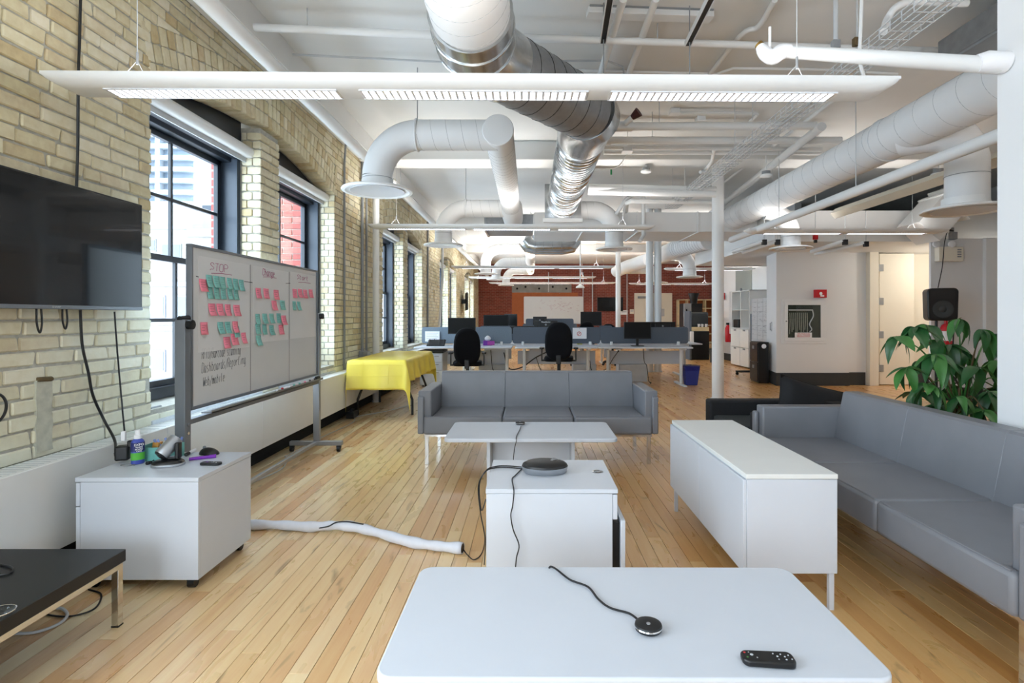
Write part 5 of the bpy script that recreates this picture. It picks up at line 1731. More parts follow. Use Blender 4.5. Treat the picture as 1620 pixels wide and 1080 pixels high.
MB().box(-.012, .012, -.04, .04, -.008, .012).build('felt', M['black'], t, .003)
MB().box(-.011, .011, -.038, .038, .012, .02).build('grip', M['blackm'], t, .003)

# yellow covered folding table
t = thing('folding_table', 'black-legged folding table under the yellow plastic cloth', 'table', (-1.905, 7.66, 0), 0)
MB().box(-.35, .35, -.88, .88, .715, .745).build('tabletop', M['greyl'], t, .004, 1)
for y in (-.5, .55):
    for s in (-1, 1):
        MB().tube([(s * .22, y, .715), (s * .22, y, .56), (s * .36, y, .20), (s * .36, y, 0)], .016, 10).build('leg', M['black'], t)
    MB().cyl((-.24, y, .52), (.24, y, .52), .013, 8).build('brace', M['black'], t)
t = thing('tablecloth', 'crumpled yellow plastic cloth draped over the folding table', 'tablecloth', (-1.905, 7.66, 0))
W, D, Z = .362, .905, .75
rg = random.Random(2)


def cloth(u, v):
    # parametric sheet: overhang .38 at the ends, .30 at the sides
    ox, oy = .27, .36
    x, y = (u - .5) * 2 * (W + ox), (v - .5) * 2 * (D + oy)
    ex, ey = max(0, abs(x) - W), max(0, abs(y) - D)
    sx, sy = math.copysign(1, x), math.copysign(1, y)
    px, py = min(max(x, -W), W), min(max(y, -D), D)
    hang = max(ex, ey) if not (ex and ey) else math.hypot(ex, ey) * (1 + .4 * min(ex / ox, ey / oy))
    wav = .016 * math.sin(y * 17) * (ex / ox) if not ey else 0
    wav2 = .018 * math.sin(x * 15 + 1) * (ey / oy) if not ex else 0
    fx = fy = 0
    if ex and ey:     # hanging corner fold
        fx, fy = .05 * ex / ox, .05 * ey / oy
    qx = px + sx * (.012 * min(1, ex * 20) + ex * .13 + fx * .4) + wav * sx
    qy = py + sy * (.012 * min(1, ey * 20) + ey * .08 + fy * .4) + wav2 * sy
    qx = max(qx, -.362)
    z = Z - hang + (.004 if hang < .01 else 0) + .002 * math.sin(x * 31) * math.sin(y * 23)
    return (qx, qy, max(z, .10))


m = MB()
m.grid(cloth, 48, 90)
o = m.build('sheet', M['yellow'], t, smooth=70)
so = o.modifiers.new('thick', 'SOLIDIFY')
so.thickness = .0015
cr = MB()
for x in (-.16, .16):
    cr.tube([(x, -D - .052, .46), (x, -D - .034, .62), (x, -D - .016, .748)], .0022, 4)
for zz in (.70, .56):
    cr.tube([(-.33, -D - .02 - (.75 - zz) * .1, zz), (.33, -D - .02 - (.75 - zz) * .1, zz)], .0022, 4)
cr.build('fold_crease', M['yellow'], o)
for lab, pts in (('pale wire trailing along the floor under the yellow table', [(-2.25, 5.0, .008), (-2.22, 5.8, .008), (-2.15, 6.6, .008), (-2.22, 7.0, .008), (-1.95, 7.4, .008), (-1.75, 7.9, .008)]), ('grey wire lying on the floor below the rolling whiteboard', [(-2.2, 3.5, .008), (-2.05, 3.9, .008), (-2.15, 4.2, .008), (-2.1, 4.6, .008), (-2.22, 5.0, .008)])):
    t = thing('floor_wire', lab, 'cable')
    MB().tube(spline(pts, 6), .005, 6).build('wire', M['greyl'], t)
    MB().cyl(pts[0], Vector(pts[0]) + Vector((0, .03, 0)), .008, 8).build('plug', M['greyl'], t)
t = thing('power_strip', 'small black adapter on the floor by the yellow table leg', 'adapter', (-2.27, 6.95, 0))
MB().box(-.05, .05, -.09, .09, .004, .09).build('body', M['black'], t, .006)
MB().box(-.02, .02, -.03, .03, .09, .12).build('plug', M['blackm'], t, .004)


# ================================================================== DESKS AND FAR ROOM
def monitor(label, loc, w, h, z0, rz=0, back=False, stand='foot', m='black'):
    """loc is the foot on the desk; z0 height of the lower screen edge above it"""
    t = thing('monitor', label, 'monitor', loc, rz)
    MB().box(-w / 2, w / 2, -.02, .02, z0, z0 + h).build('case', M[m], t, .004, 2)
    if not back:
        MB().box(-w / 2 + .012, w / 2 - .012, -.0225, -.0195, z0 + .02, z0 + h - .012).build('screen', M['screenm'], t)
    else:
        MB().box(-w * .3, w * .3, -.05, -.02, z0 + h * .15, z0 + h * .8).build('back_cover', M['blackm'], t, .01, 2)
        MB().lathe([(.022, 0), (.02, .004), (.004, .004)], (0, -.051, z0 + h * .55), 14, mat=Matrix.Rotation(R(90), 3, 'X')).build('badge', M['grey'], t)
    if stand == 'foot':
        MB().box(-.025, .025, .0, .03, .01, z0 + h * .4).build('neck', M[m], t, .004)
        MB().prism(rrect(-.12, .12, -.09, .1, .04), 0, .012).build('foot', M[m], t)
    else:
        MB().tube([(0, .04, 0), (0, .05, z0 * .5), (.03, .06, z0 + h * .25), (0, .02, z0 + h * .35)], .017, 8).build('arm', M['white'], t)
        MB().prism(rrect(-.05, .05, 0, .1, .02), 0, .015).build('clamp', M['white'], t)
    return t


def desk(label, x0, x1, y0, y1, screen, legs, modesty=True, ped=None, st=1.085):
    t = thing('desk', label, 'desk', (0, 0, 0), 0, 'white workstation desks')
    MB().prism(rrect(x0, x1, y0, y1, .03), .705, .73).build('desktop', M['lam'], t, .003, 1)
    for lx in legs:
        lg = MB().cyl((lx, y0 + .32, .03), (lx, y0 + .32, .70), .032, 16).build('leg', M['white'], t)
        MB().hexa([(lx - .035, y0 + .02, 0), (lx + .035, y0 + .02, 0), (lx + .035, y1 - .05, 0), (lx - .035, y1 - .05, 0), (lx - .03, y0 + .04, .02), (lx + .03, y0 + .04, .02), (lx + .035, y1 - .06, .035), (lx - .035, y1 - .06, .035)]).build('leg_foot', M['white'], lg, .004)
        MB().box(lx - .025, lx + .025, y0 + .05, y1 - .05, .675, .705).build('leg_bracket', M['white'], lg)
    sx0, sx1, sm = screen
    MB().prism(rrect(sx0, sx1, .76, st, .045), y1 + .01, y1 + .04, 'y').build('privacy_screen', M[sm], t, .006, 2)
    for sx in (sx0 + .2, sx1 - .2):
        MB().box(sx - .025, sx + .025, y1 - .03, y1 + .05, .73, .80).build('screen_clamp', M['white'], t, .008, 2)
    MB().box(sx0, sx1, y1 + .05, y1 + .15, .715, .735).build('rear_shelf', M['lam'], t)
    if modesty:
        MB().box(sx0 + .1, sx1 - .1, y1 - .02, y1, .36, .62).build('modesty_panel', M['lam'], t)
    for p in ped or ():
        MB().box(p[0], p[1], y1 - .1, y1 + .3, .02, .36).build('floor_box', M['greyl'], t, .004, 1)
    return t


DY0, DY1 = 9.95, 10.72
desk('white desk nearest the brick wall under a light grey screen', -2.13, -.33, DY0, DY1, (-2.13, -.355, 'screenl'), (-.43,), True, [(-1.0, -.45)])
desk('white desk in the middle of the front row behind the sofa', -.27, 1.25, DY0, DY1, (-.335, 1.39, 'screenf'), (-.10, 1.10), True, [(.85, 1.3)])
desk('white desk at the right of the front row beside the blue bin', 1.27, 3.0, DY0, DY1, (1.41, 3.13, 'screenf'), (1.48, 2.86), True, [(1.75, 2.3)])
t = thing('drawer_unit', 'white drawer pedestal with a black cushion under the desk by the brick wall', 'cabinet', (-1.72, 10.2, 0))
MB().box(-.3, .12, -.2, .35, .03, .62).build('body', M['lam'], t, .004, 1)
for z0, z1 in ((.05, .30), (.31, .45), (.46, .60)):
    d = MB().box(-.29, .11, -.218, -.2, z0, z1).build('drawer', M['lam'], t, .003, 1)
    MB().box(-.03, .05, -.226, -.217, z1 - .04, z1 - .03).build('handle', M['grey'], d)
MB().box(-.31, .13, -.22, .35, .625, .665).build('seat_pad', M['blackm'], t, .01, 2)
for x in (-.25, .07):
    for y in (-.15, .3):
        MB().cyl((x - .01, y, .016), (x + .01, y, .016), .016, 10).build('castor', M['black'], t)


def office_chair(label, loc, rz, dz=0.0, group='black office chairs'):
    t = thing('office_chair', label, 'chair', loc, rz, group)
    # backrest: tall oval shell, facing +Y
    vs, fs = [], []
    n = 28
    z0, z1 = .45 + dz, 1.10 + dz
    lay = [(-.045, .80), (-.03, .96), (0, 1.0), (.03, .96), (.04, .8)]
    for y, s in lay:
        for k in range(n):
            a = 2 * math.pi * k / n
            c, q = math.cos(a), math.sin(a)
            x = math.copysign(abs(c) ** .75, c) * .245
            zz = math.copysign(abs(q) ** .8, q) * (z1 - z0) / 2
            x *= (1 - .10 * (q + 1) / 2)
            vs.append((x * s, y - .15 + .05 * (x / .24) ** 2 * 1.0 - .03 * q, (z0 + z1) / 2 + zz * s))
    for i in range(len(lay) - 1):
        for k in range(n):
            fs.append((i * n + k, i * n + (k + 1) % n, (i + 1) * n + (k + 1) % n, (i + 1) * n + k))
    fs.append(tuple(range(n)))
    fs.append(tuple(range((len(lay) - 1) * n, len(lay) * n))[::-1])
    MB().add(vs, fs).build('backrest', M['chairf'], t, smooth=60)
    MB().prism(rrect(-.25, .25, -.1, .38, .1), .43 + dz, .51 + dz).build('seat', M['chairf'], t, .025, 3)
    for s in (-1, 1):
        a = MB().box(s * .29 - .012, s * .29 + .012, .02, .08, .45 + dz, .64 + dz).box(min(s * .2, s * .3), max(s * .2, s * .3), .02, .08, .43 + dz, .46 + dz).build('arm_post', M['black'], t, .004)
        MB().prism(rrect(s * .29 - .04, s * .29 + .04, -.06, .2, .03), .64 + dz, .67 + dz).build('arm_pad', M['black'], a, .006)
    MB().box(-.04, .04, -.2, .0, .40 + dz, .55 + dz).build('back_bracket', M['black'], t, .01)
    MB().cyl((0, .12, .1), (0, .12, .43 + dz), .03, 14).build('gas_column', M['black'], t)
    b = MB()
    for k in range(5):
        a = R(90 + 72 * k)
        b.tube([(0, .12, .12), (.3 * math.cos(a), .12 + .3 * math.sin(a), .075)], [.032, .02], 8)
    b = b.build('base', M['black'], t)
    for k in range(5):
        a = R(90 + 72 * k)
        MB().tube([(.29 * math.cos(a) - .02, .12 + .29 * math.sin(a), .028), (.29 * math.cos(a) + .02, .12 + .29 * math.sin(a), .028)], .028, 12).build('castor', M['black'], t)
    return t


office_chair('black office chair at the desk by the brick wall, seen from behind', (-1.09, 9.5, 0), 4)
office_chair('black office chair in the centre of the desk row, seen from behind', (.495, 9.25, 0), -4, .10)
office_chair('black office chair in the second desk row left of the middle column', (1.42, 14.1, 0), 20, .06)
office_chair('black office chair in the second desk row under the wall television', (2.15, 14.4, 0), -30, 0)
office_chair('black office chair before the far whiteboard', (.75, 17.5, 0), 10, .05)

monitor('black monitor on a white arm at the desk by the brick wall', (-1.30, 10.42, .73), .53, .31, .23, 0, False, 'arm')
monitor('large black monitor on the right front desk', (2.05, 10.35, .73), .51, .32, .14, -2)
monitor('rearmost black monitor behind the light grey screen', (-.78, 12.6, .73), .58, .33, .27, 0)
monitor('black monitor beside the rearmost one above the light grey screen', (-.45, 12.9, .73), .34, .3, .32, -30)
monitor('black monitor seen from behind with a round badge over the middle screen', (-.14, 11.5, .73), .56, .16, .2, 0, True)
monitor('black monitor with a white brand strip behind the middle chair', (.36, 12.2, .73), .52, .20, .27, 0, True)
text('brand_lettering', 'ViewSonic', .05, M['paperw'], bpy.data.objects[[o.name for o in bpy.data.objects if o.name.startswith('monitor')][-1]], (0, -.055, .44), (R(90), 0, 0))
monitor('small black monitor behind the branded monitor', (.25, 13.4, .73), .34, .2, .36, 0, True)
monitor('black monitor tops over the right desk screen behind the columns', (3.0, 12.3, .73), .58, .2, .24, 0, True)
monitor('black monitor at the second row under the wall television', (1.75, 15.5, .73), .6, .4, .3, -10)
desk('white desk of the second row below the far monitors', -1.6, 1.3, 11.3, 12.0, (-1.1, -.3, 'screenf'), (-1.4, 1.1), True)
desk('white desk of the third row before the far whiteboard', -1.4, 2.2, 14.8, 15.5, (-.2, 1.35, 'screenf'), (-1.2, 2.0), True)
desk('white desk behind the second row under the rearmost monitors', -1.6, 1.3, 12.45, 13.6, (-.1, 1.1, 'screenf'), (-1.4, 1.1), True, None, 1.24)
desk('white desk behind the right front desk', 1.45, 3.6, 11.3, 12.5, (1.6, 1.9, 'screenf'), (1.7, 3.3), True)
# small desk things
t = thing('document_stand', 'black laptop stand on the desk by the brick wall', 'stand', (-1.795, 10.43, 0.73))
MB().obox((0, .05, .06), (.34, .22, .012), Matrix.Rotation(R(28), 3, 'X')).build('plate', M['black'], t, .004)
for x in (-.14, -.05, .05, .14):
    MB().cyl((x, -.06, .0), (x, .12, .12), .008, 6).build('rib', M['blackm'], t)
MB().box(-.17, .17, -.08, -.06, 0, .025).build('lip', M['black'], t)
for lab, px, w, h, sign in (('white printed sheet pinned to the light grey desk screen', (-1.916, 10.7, 0.902), .285, .20, False), ('white notice with a red prohibition sign pinned to the grey desk screen', (0.983, 10.7, 0.964), .275, .215, True)):
    t = thing('notice', lab, 'notice', px)
    MB().box(-w / 2, w / 2, -.002, 0, -h / 2, h / 2).build('sheet', M['paperw'], t, smooth=0)
    m = MB()
    if sign:
        m.tube([(.038 * math.cos(k * math.pi / 12) - .01, -.003, .038 * math.sin(k * math.pi / 12) - .01) for k in range(24)], .005, 5, closed=True)
        m.cyl((-.036, -.003, -.036), (.016, -.003, .016), .005, 5)
        m.build('prohibition_sign', M['inkr'], t)
        MB().lathe([(.006, 0), (.004, .006)], (0, 0, h / 2 - .015), 8, mat=Matrix.Rotation(R(90), 3, 'X')).build('pin', M['inkb'], t)
    else:
        for k in range(5):
            m.box(-w * .4, w * (.3 if k % 2 else .4), -.003, -.001, h * .3 - k * .035, h * .3 - k * .035 + .006)
        m.build('print', M['grey'], t)
t = thing('tissue_box', 'purple and pink tissue box on the desk by the brick wall', 'box', (-0.793, 10.657, 0.73), 8)
MB().box(-.12, .05, -.06, .06, 0, .09).build('carton', M['purple'], t, .003, 1)
MB().box(-.04, .10, -.062, .0, .004, .085).build('pink_panel', mat('carton_pink', '#B24BA8', .6), t, .003, 1)
MB().lathe([(.02, .085), (.055, .12), (.05, .15), (.02, .185), (.005, .19)], (-.03, 0, 0), 9, sx=1.2).build('tissue', M['paperw'], t, smooth=20)
for lab, px, h in (('small white cup on the desk by the brick wall', (-0.595, 10.893, 0.73), .06), ('yellow-green note pad on the middle desk', (1.001, 10.893, 0.73), 0)):
    t = thing('cup' if h else 'note_pad', lab, 'cup' if h else 'note pad', px)
    if h:
        MB().lathe([(.03, 0), (.035, .07), (.032, .07), (.028, .01)], n=14).build('body', M['paperw'], t)
        MB().lathe([(.036, .068), (.037, .073), (.035, .074)], n=14).build('rim', M['paperw'], t)
    else:
        MB().box(-.05, .05, -.04, .04, 0, .025).build('pad', mat('lime_pad', '#D6D65A', .7), t)
        MB().box(-.05, .05, -.04, -.02, .025, .027).build('glue_strip', M['birch'], t)
for lab, pts in (('black cable hanging under the right front desk', [(2.15, 10.3, .70), (2.16, 10.25, .45), (2.22, 10.3, .35), (2.25, 10.3, .1), (2.3, 10.35, .02)]), ('thick black cable sagging between the left and middle desks', [(-.5, 10.5, .6), (-.4, 10.45, .3), (-.15, 10.45, .32), (.1, 10.4, .5), (.35, 10.5, .62)]),
                 ('black cable with orange end dropping beside the middle chair', [(.12, 10.4, .52), (.2, 10.3, .3), (.3, 10.2, .15), (.4, 10.1, .03)]), ('black cable sagging between the middle and right desks', [(1.15, 10.4, .45), (1.2, 10.35, .25), (1.45, 10.4, .28), (1.6, 10.4, .5), (1.7, 10.45, .62)]), ('tangled thin cables under the left front desk', [(-.75, 10.5, .65), (-.72, 10.4, .35), (-.68, 10.4, .2), (-.72, 10.4, .03)])):
    t = thing('desk_cable', lab, 'cable')
    MB().tube(spline(pts, 6), .011 if 'thick' in lab else .007, 6).build('wire', M['black'], t)
    MB().cyl(pts[-1], Vector(pts[-1]) + Vector((.01, .01, .02)), .013, 8).build('plug', M['black'], t)

# blue bin with clear liner
t = thing('waste_bin', 'blue waste bin with a plastic liner beside the right front desk', 'bin', (3.05, 10.3, 0), 3)
for nm, sc_, z0, z1, mm in (('body', 1, 0, .36, M['blue']), ('liner', 1.04, .27, .38, glass_mat('liner_film', '#C9CEE8'))):
    a, b = .10 + .035 * z0 / .36, .10 + .035 * z1 / .36
    MB().hexa([(-a * 1.05 * sc_, -a * .8 * sc_, z0), (a * 1.05 * sc_, -a * .8 * sc_, z0), (a * 1.05 * sc_, a * .8 * sc_, z0), (-a * 1.05 * sc_, a * .8 * sc_, z0), (-b * 1.05 * sc_, -b * .8 * sc_, z1), (b * 1.05 * sc_, -b * .8 * sc_, z1), (b * 1.05 * sc_, b * .8 * sc_, z1), (-b * 1.05 * sc_, b * .8 * sc_, z1)]).build(nm, mm, t, .01, 2)

# ---- far wall furnishings
t = thing('wall_whiteboard', 'wide whiteboard mounted on the orange panel of the far wall', 'whiteboard', (0, 25.9, 0))
MB().prism(rrect(-.28, 2.56, .95, 2.24, .05), .02, .06, 'y').build('panel', M['board'], t)
MB().box(-.2, 2.5, -.03, .02, .93, .95).build('pen_rail', M['alu'], t)
sc_ = MB()
rg = random.Random(4)
for i in range(60):
    x, z = rg.gauss(1.4, .45), rg.gauss(1.8, .17)
    sc_.tube([(x, .018, z), (x + rg.uniform(.03, .1), .018, z + rg.uniform(-.03, .03))], .006, 4)
sc_.build('faint_writing', mat('faded_ink', '#B99BA8', .8), t)
t = thing('wall_television', 'small black television on the far red brick wall', 'television', (0, 25.9, 0))
MB().box(3.22, 4.45, .0, .06, 1.54, 2.2).build('case', M['black'], t, .01)
MB().box(3.25, 4.42, -.006, .0, 1.57, 2.17).build('screen', M['screen'], t)
MB().box(3.6, 4.0, .06, .1, 1.7, 2.0).build('wall_mount', M['blackm'], t)
d3 = struct(MB().box(5.0, 6.8, 25.93, 26, 0, 2.41).build('door_3', M['cream'], bev=.01, seg=1))
MB().box(5.88, 5.90, 25.91, 25.94, 0, 2.4).build('leaf_joint', M['grey'], d3)
MB().box(6.05, 6.15, 25.91, 25.94, 1.25, 1.9).build('vision_panel', M['grey'], d3)
MB().box(6.22, 6.42, 25.88, 25.94, 1.3, 1.65).build('dispenser', M['greyl'], d3, .02)
MB().box(5.15, 5.55, 25.88, 25.94, 2.15, 2.25).build('door_closer', M['grey'], d3)
for lab, x, w, z in (('white paper notice beside the far television', 4.6, .36, 1.48), ('cream thermostat beside the far notice', 4.98, .2, 1.52)):
    t = thing('wall_notice' if w > .3 else 'thermostat', lab, 'notice' if w > .3 else 'thermostat', (x - .1, 25.97, z))
    MB().box(-w / 2, w / 2, -.03, 0, -.11, .11).build('plate', M['paperw'] if w > .3 else M['cream'], t, .004)
    MB().box(-w / 3, w / 3, -.034, -.03, 0, .06).build('face', M['greyl'], t)
t = thing('cube_shelf', 'birch cube shelf against the far red brick wall', 'shelf', (7.0, 25.5, 0))
sh = MB()
for i in range(5):
    sh.box(i * .42 - .02, i * .42 + .02, 0, .4, 0, 2.1)
sh.build('upright', M['birch'], t)
sh = MB()
for k in range(6):
    sh.box(-.02, 1.70, 0, .4, .05 + k * .40, .09 + k * .40)
sh.build('shelf_board', M['birch'], t)
MB().box(-.02, 1.7, .38, .4, .05, 2.1).build('back_panel', M['orange'], t)
t = thing('refrigerator', 'tall black and silver refrigerator beside the cube shelf', 'refrigerator', (5.75, 19.2, 0))
MB().box(-.30, .35, 0, .6, 0, 1.75).build('body', M['black'], t, .01)
MB().box(-.32, -.05, -.04, 0, .95, 1.75).build('door', M['alu'], t, .01)
MB().box(-.25, -.2, -.06, -.04, 1.2, 1.55).build('handle', M['black'], t)
t = thing('coffee_grinder', 'black coffee grinder on top of the tall refrigerator', 'coffee grinder', (5.85, 19.4, 1.75))
MB().lathe([(.12, 0), (.13, .12), (.15, .16)], n=14).build('base', M['black'], t)
MB().lathe([(.13, .16), (.19, .35), (.19, .37)], n=14).build('hopper', M['blackm'], t)
t = thing('coffee_machine', 'dark grey coffee machine in front of the refrigerator', 'coffee machine', (5.05, 16.2, 0))
MB().box(-.28, .3, 0, .5, .0, .85).build('cabinet', M['black'], t, .01)
MB().box(-.30, -.24, -.05, .5, .0, 1.45).build('side_panel', M['screenf'], t, .01)
MB().box(-.24, .28, 0, .45, .98, 1.42).build('machine_body', M['base'], t, .04, 2)
MB().box(-.24, .28, -.05, .45, .86, .98).build('counter', M['birch'], t)
MB().box(-.3, -.18, -.1, -.05, .5, .85).build('towel_pack', M['paperw'], t, .02)
for i, x in enumerate((-.02, .08, .2)):
    t = thing('cup', '%s white cup on the coffee counter' % ('left', 'middle', 'right')[i], 'cup', (5.05 + x, 16.17, .98), 0, 'cups on the coffee counter')
    MB().lathe([(.03, 0), (.04, .09), (.036, .09), (.028, .01)], n=12).build('body', M['paperw'], t)
    MB().tube([(.04, 0, .02), (.06, 0, .04), (.04, 0, .07)], .006, 6).build('handle', M['paperw'], t)
t = thing('waste_bin', 'clear-lined grey bin beside the coffee machine', 'bin', (5.2, 15.3, 0))
MB().lathe([(.12, 0), (.15, .38), (.14, .38), (.11, .02)], n=16).build('body', M['base'], t)
MB().lathe([(.15, .3), (.16, .40), (.15, .41)], n=16).build('liner', glass_mat('bin_film', '#D8DCE0'), t)
t = thing('alarm_pull', 'red fire alarm pull station left of the grey door', 'fire alarm', (5.83, 16.3, 1.9))
MB().box(-.05, 0, -.07, .07, -.1, .1).build('box', M['red'], t, .006)
MB().box(-.055, -.05, -.04, .04, -.03, .03).build('label', M['paperw'], t)
t = thing('fire_extinguisher', 'red fire extinguisher behind the nearest column', 'extinguisher', (5.765, 15.8, .55))
MB().lathe([(.07, 0), (.08, .02), (.08, .40), (.05, .47), (.02, .5)], n=16).build('cylinder', M['red'], t)
MB().box(-.05, .05, -.015, .015, .5, .56).build('valve', M['black'], t)
t = thing('shelf_cabinet', 'white open shelf cabinet with drawers left of the black filing cabinet', 'cabinet', (5.65, 14.1, 0), -90)
t.scale = (1.3, 1, 1)
bd = MB()
for x0, x1 in ((-.35, -.33), (.12, .14), (.55, .57)):
    bd.box(x0, x1, -.25, .25, .03, 1.95)
for z in (.03, .98, 1.45, 1.93):
    bd.box(-.35, .57, -.25, .25, z, z + .02)
bd.box(-.35, .57, .23, .25, .03, 1.95)
bd.build('carcass', M['lamw'], t, .002, 1)
for x0, x1 in ((-.345, .125), (.135, .565)):
    for z0, z1 in ((.04, .50), (.51, .97)):
        d = MB().box(x0, x1, -.27, -.25, z0, z1).build('drawer', M['lamw'], t, .003, 1)
        MB().box((x0 + x1) / 2 - .05, (x0 + x1) / 2 + .05, -.28, -.268, z1 - .05, z1 - .01).build('handle', M['grey'], d)
t = thing('printer', 'black tray printer on the white shelf cabinet', 'printer', (5.6, 14.25, 1.0), -90)
MB().box(-.18, .18, -.2, .2, 0, .22).build('body', M['black'], t, .02, 2)
MB().obox((0, .1, .30), (.32, .03, .25), Matrix.Rotation(R(-15), 3, 'X')).build('paper_tray', M['blackm'], t)
t = thing('rolling_whiteboard', 'narrow whiteboard with a written grid beside the black filing cabinet', 'whiteboard', (4.92, 11.55, 0), -90)
MB().box(-.46, .46, -.02, .02, .75, 1.68).build('panel', M['board'], t)
MB().box(-.50, -.46, -.03, .03, .1, 1.35).box(-.48, .48, -.03, .03, .70, .75).build('frame', M['alud'], t)
MB().box(-.52, -.44, -.35, .3, .06, .10).build('foot', M['base'], t)
MB().cyl((-.50, -.33, .032), (-.46, -.33, .032), .03, 12).build('castor', M['black'], t)
g = MB()
rg = random.Random(8)
for k in range(9):
    g.box(-.45, .45, -.023, -.02, .80 + k * .10, .803 + k * .10)
for k in range(4):
    g.box(-.43 + k * .28, -.427 + k * .28, -.023, -.02, .78, 1.66)
for k in range(60):
    x, z = rg.uniform(-.42, .32), rg.uniform(.8, 1.63)
    g.tube([(x, -.021, z), (x + rg.uniform(.03, .12), -.021, z + rg.uniform(-.01, .01))], .003, 4)
g.build('writing', M['grey'], t)
t = thing('filing_cabinet', 'black two-drawer filing cabinet with a round sticker beside the hose cabinet wall', 'cabinet', (4.42, 10.5, 0), -6)
MB().box(0, .19, 0, .50, .01, .80).build('body', M['black'], t, .004, 1)
for z0, z1 in ((.04, .40), (.42, .78)):
    d = MB().box(-.02, 0, .01, .49, z0, z1).build('drawer', M['blackm'], t, .004, 1)
    MB().box(-.03, -.02, .2, .3, z1 - .12, z1 - .06).build('handle', M['grey'], d)
MB().lathe([(.045, 0), (.04, .003)], (.1, -.002, .72), 16, mat=Matrix.Rotation(R(90), 3, 'X')).build('sticker', M['paperw'], t)
t = thing('rolling_whiteboard', 'grey-framed whiteboard edge standing behind the white shelf cabinet', 'whiteboard', (5.70, 14.62, 0), 0)
MB().box(-.04, .0, -.02, .02, .08, 2.05).build('post', M['alud'], t)
MB().box(.0, .08, -.01, .9, .8, 2.0).build('panel', M['board'], t)
MB().box(-.2, .06, -.03, .03, 0, .08).build('foot', M['grey'], t)

# ---- hose cabinet, alarm, door side
t = thing('hose_cabinet', 'recessed white fire hose cabinet with a glass front on the right pier', 'hose cabinet', (5.135, 10.18, 1.205), 0)
f = MB()
w, h = .42, .42
f.box(-w, w, -.012, 0, .315, h).box(-w, w, -.012, 0, -h, -.315).box(-w, -.31, -.012, 0, -.315, .315).box(.31, w, -.012, 0, -.315, .315)
f.build('frame', M['wallw'], t, .003, 1)
f = MB()
w, h = .37, .37
f.box(-w, w, -.02, -.012, .305, h).box(-w, w, -.02, -.012, -h, -.305).box(-w, -.305, -.02, -.012, -.305, .305).box(.305, w, -.02, -.012, -.305, .305)
dd = f.build('cabinet_door', M['wallw'], t, .003, 1)
MB().cyl((-.34, -.022, 0), (-.34, -.034, 0), .014, 12).build('latch', M['grey'], dd)
MB().box(-.31, .31, -.018, -.015, -.31, .31).build('pane', M['glass'], dd, smooth=0)
MB().box(-.31, .31, -.008, -.004, -.31, .31).build('backing', mat('cabinet_olive', '#3B3D2E', .7), t, smooth=0)
for k in range(10):
    x = -.27 + k * .036
    MB().tube(spline([(x, -.011, .16), (x + .004, -.012, .0), (x - .006 + .01 * (k % 2), -.012, -.24 + .04 * (k % 3))], 4), .009, 6).build('hose_fold', mat('hose_linen', '#9A9C90', .8) if k == 0 else bpy.data.materials['hose_linen'], t)
MB().cyl((-.29, -.012, .21), (.14, -.012, .21), .012, 10).build('hose_rack', M['greyl'], t)
MB().tube(spline([(.15, -.012, .22), (.17, -.012, .1), (.10, -.012, -.05), (.14, -.012, -.15), (.10, -.012, -.2)], 5), .011, 8).build('hose_end', M['greyl'], t)
sg = MB().box(-.18, .14, -.0215, -.0185, -.305, -.21).build('sign_plate', M['paperw'], t, smooth=0)
for k, s in enumerate(('FIRE HOSE FOR', 'USE BY TRAINED', 'PERSONS ONLY')):
    text('lettering', s, .034, M['red'], sg, (-.02, -.0225, -.232 - k * .027), (R(90), 0, 0))
t = thing('fire_sign', 'small red projecting fire hose sign above the hose cabinet', 'sign', (5.43, 10.18, 1.72), 0)
MB().prism([(-.115, 0), (-.09, -.08), (.09, -.08), (.115, 0)], -.075, .075).build('body', M['red'], t)
MB().lathe([(.03, 0), (.025, .004), (.004, .004)], (-.02, -.081, .0), 10, mat=Matrix.Rotation(R(90), 3, 'X')).box(-.03, .04, -.085, -.081, -.055, -.03).build('hose_symbol', M['paperw'], t)
t = thing('cup_pull', 'small steel pull on the side of the hose cabinet pier', 'handle', (4.675, 10.5, 1.1))
MB().tube([(-.005, 0, -.07), (-.03, 0, -.06), (-.03, 0, .06), (-.005, 0, .07)], .008, 6).build('bar', M['grey'], t)
MB().box(-.008, .0, -.02, .02, -.09, .09).build('plate', M['greyl'], t)
# speaker on tripod
t = thing('speaker_stand', 'black tripod stand carrying the loudspeaker behind the plant', 'speaker stand', (5.87, 7.85, 0))
MB().cyl((0, 0, .2), (0, 0, 1.25), .019, 12).build('pole', M['black'], t)
for k in range(3):
    a = R(200 + 120 * k)
    MB().tube([(.02 * math.cos(a), .02 * math.sin(a), .72), (.45 * math.cos(a), .45 * math.sin(a), .02)], .016, 8).build('leg', M['black'], t)
    MB().tube([(.02 * math.cos(a), .02 * math.sin(a), .25), (.24 * math.cos(a), .24 * math.sin(a), .36)], .010, 6).build('brace', M['black'], t)
MB().cyl((0, 0, .68), (0, 0, .78), .032, 12).build('collar', M['black'], t)
MB().cyl((0, 0, .98), (0, 0, 1.05), .03, 12).build('clamp', M['black'], t)
t = thing('loudspeaker', 'black loudspeaker on a tripod stand behind the plant', 'speaker', (5.89, 7.80, 1.235), -24)
t.scale = (1.13, 1.13, 1.13)
out = [(x * (1.0 + .06 * (z / .41)), z) for x, z in rrect(-.155, .155, 0, .41, .05)]
MB().prism(out, -.12, .13, 'y').build('cabinet', M['black'], t, .015, 2)
MB().lathe([(.10, 0), (.11, .01), (.085, .012), (.04, -.0), (.03, .012), (.005, .018)], (0, -.122, .145), 24, mat=Matrix.Rotation(R(90), 3, 'X')).build('woofer', M['base'], t)
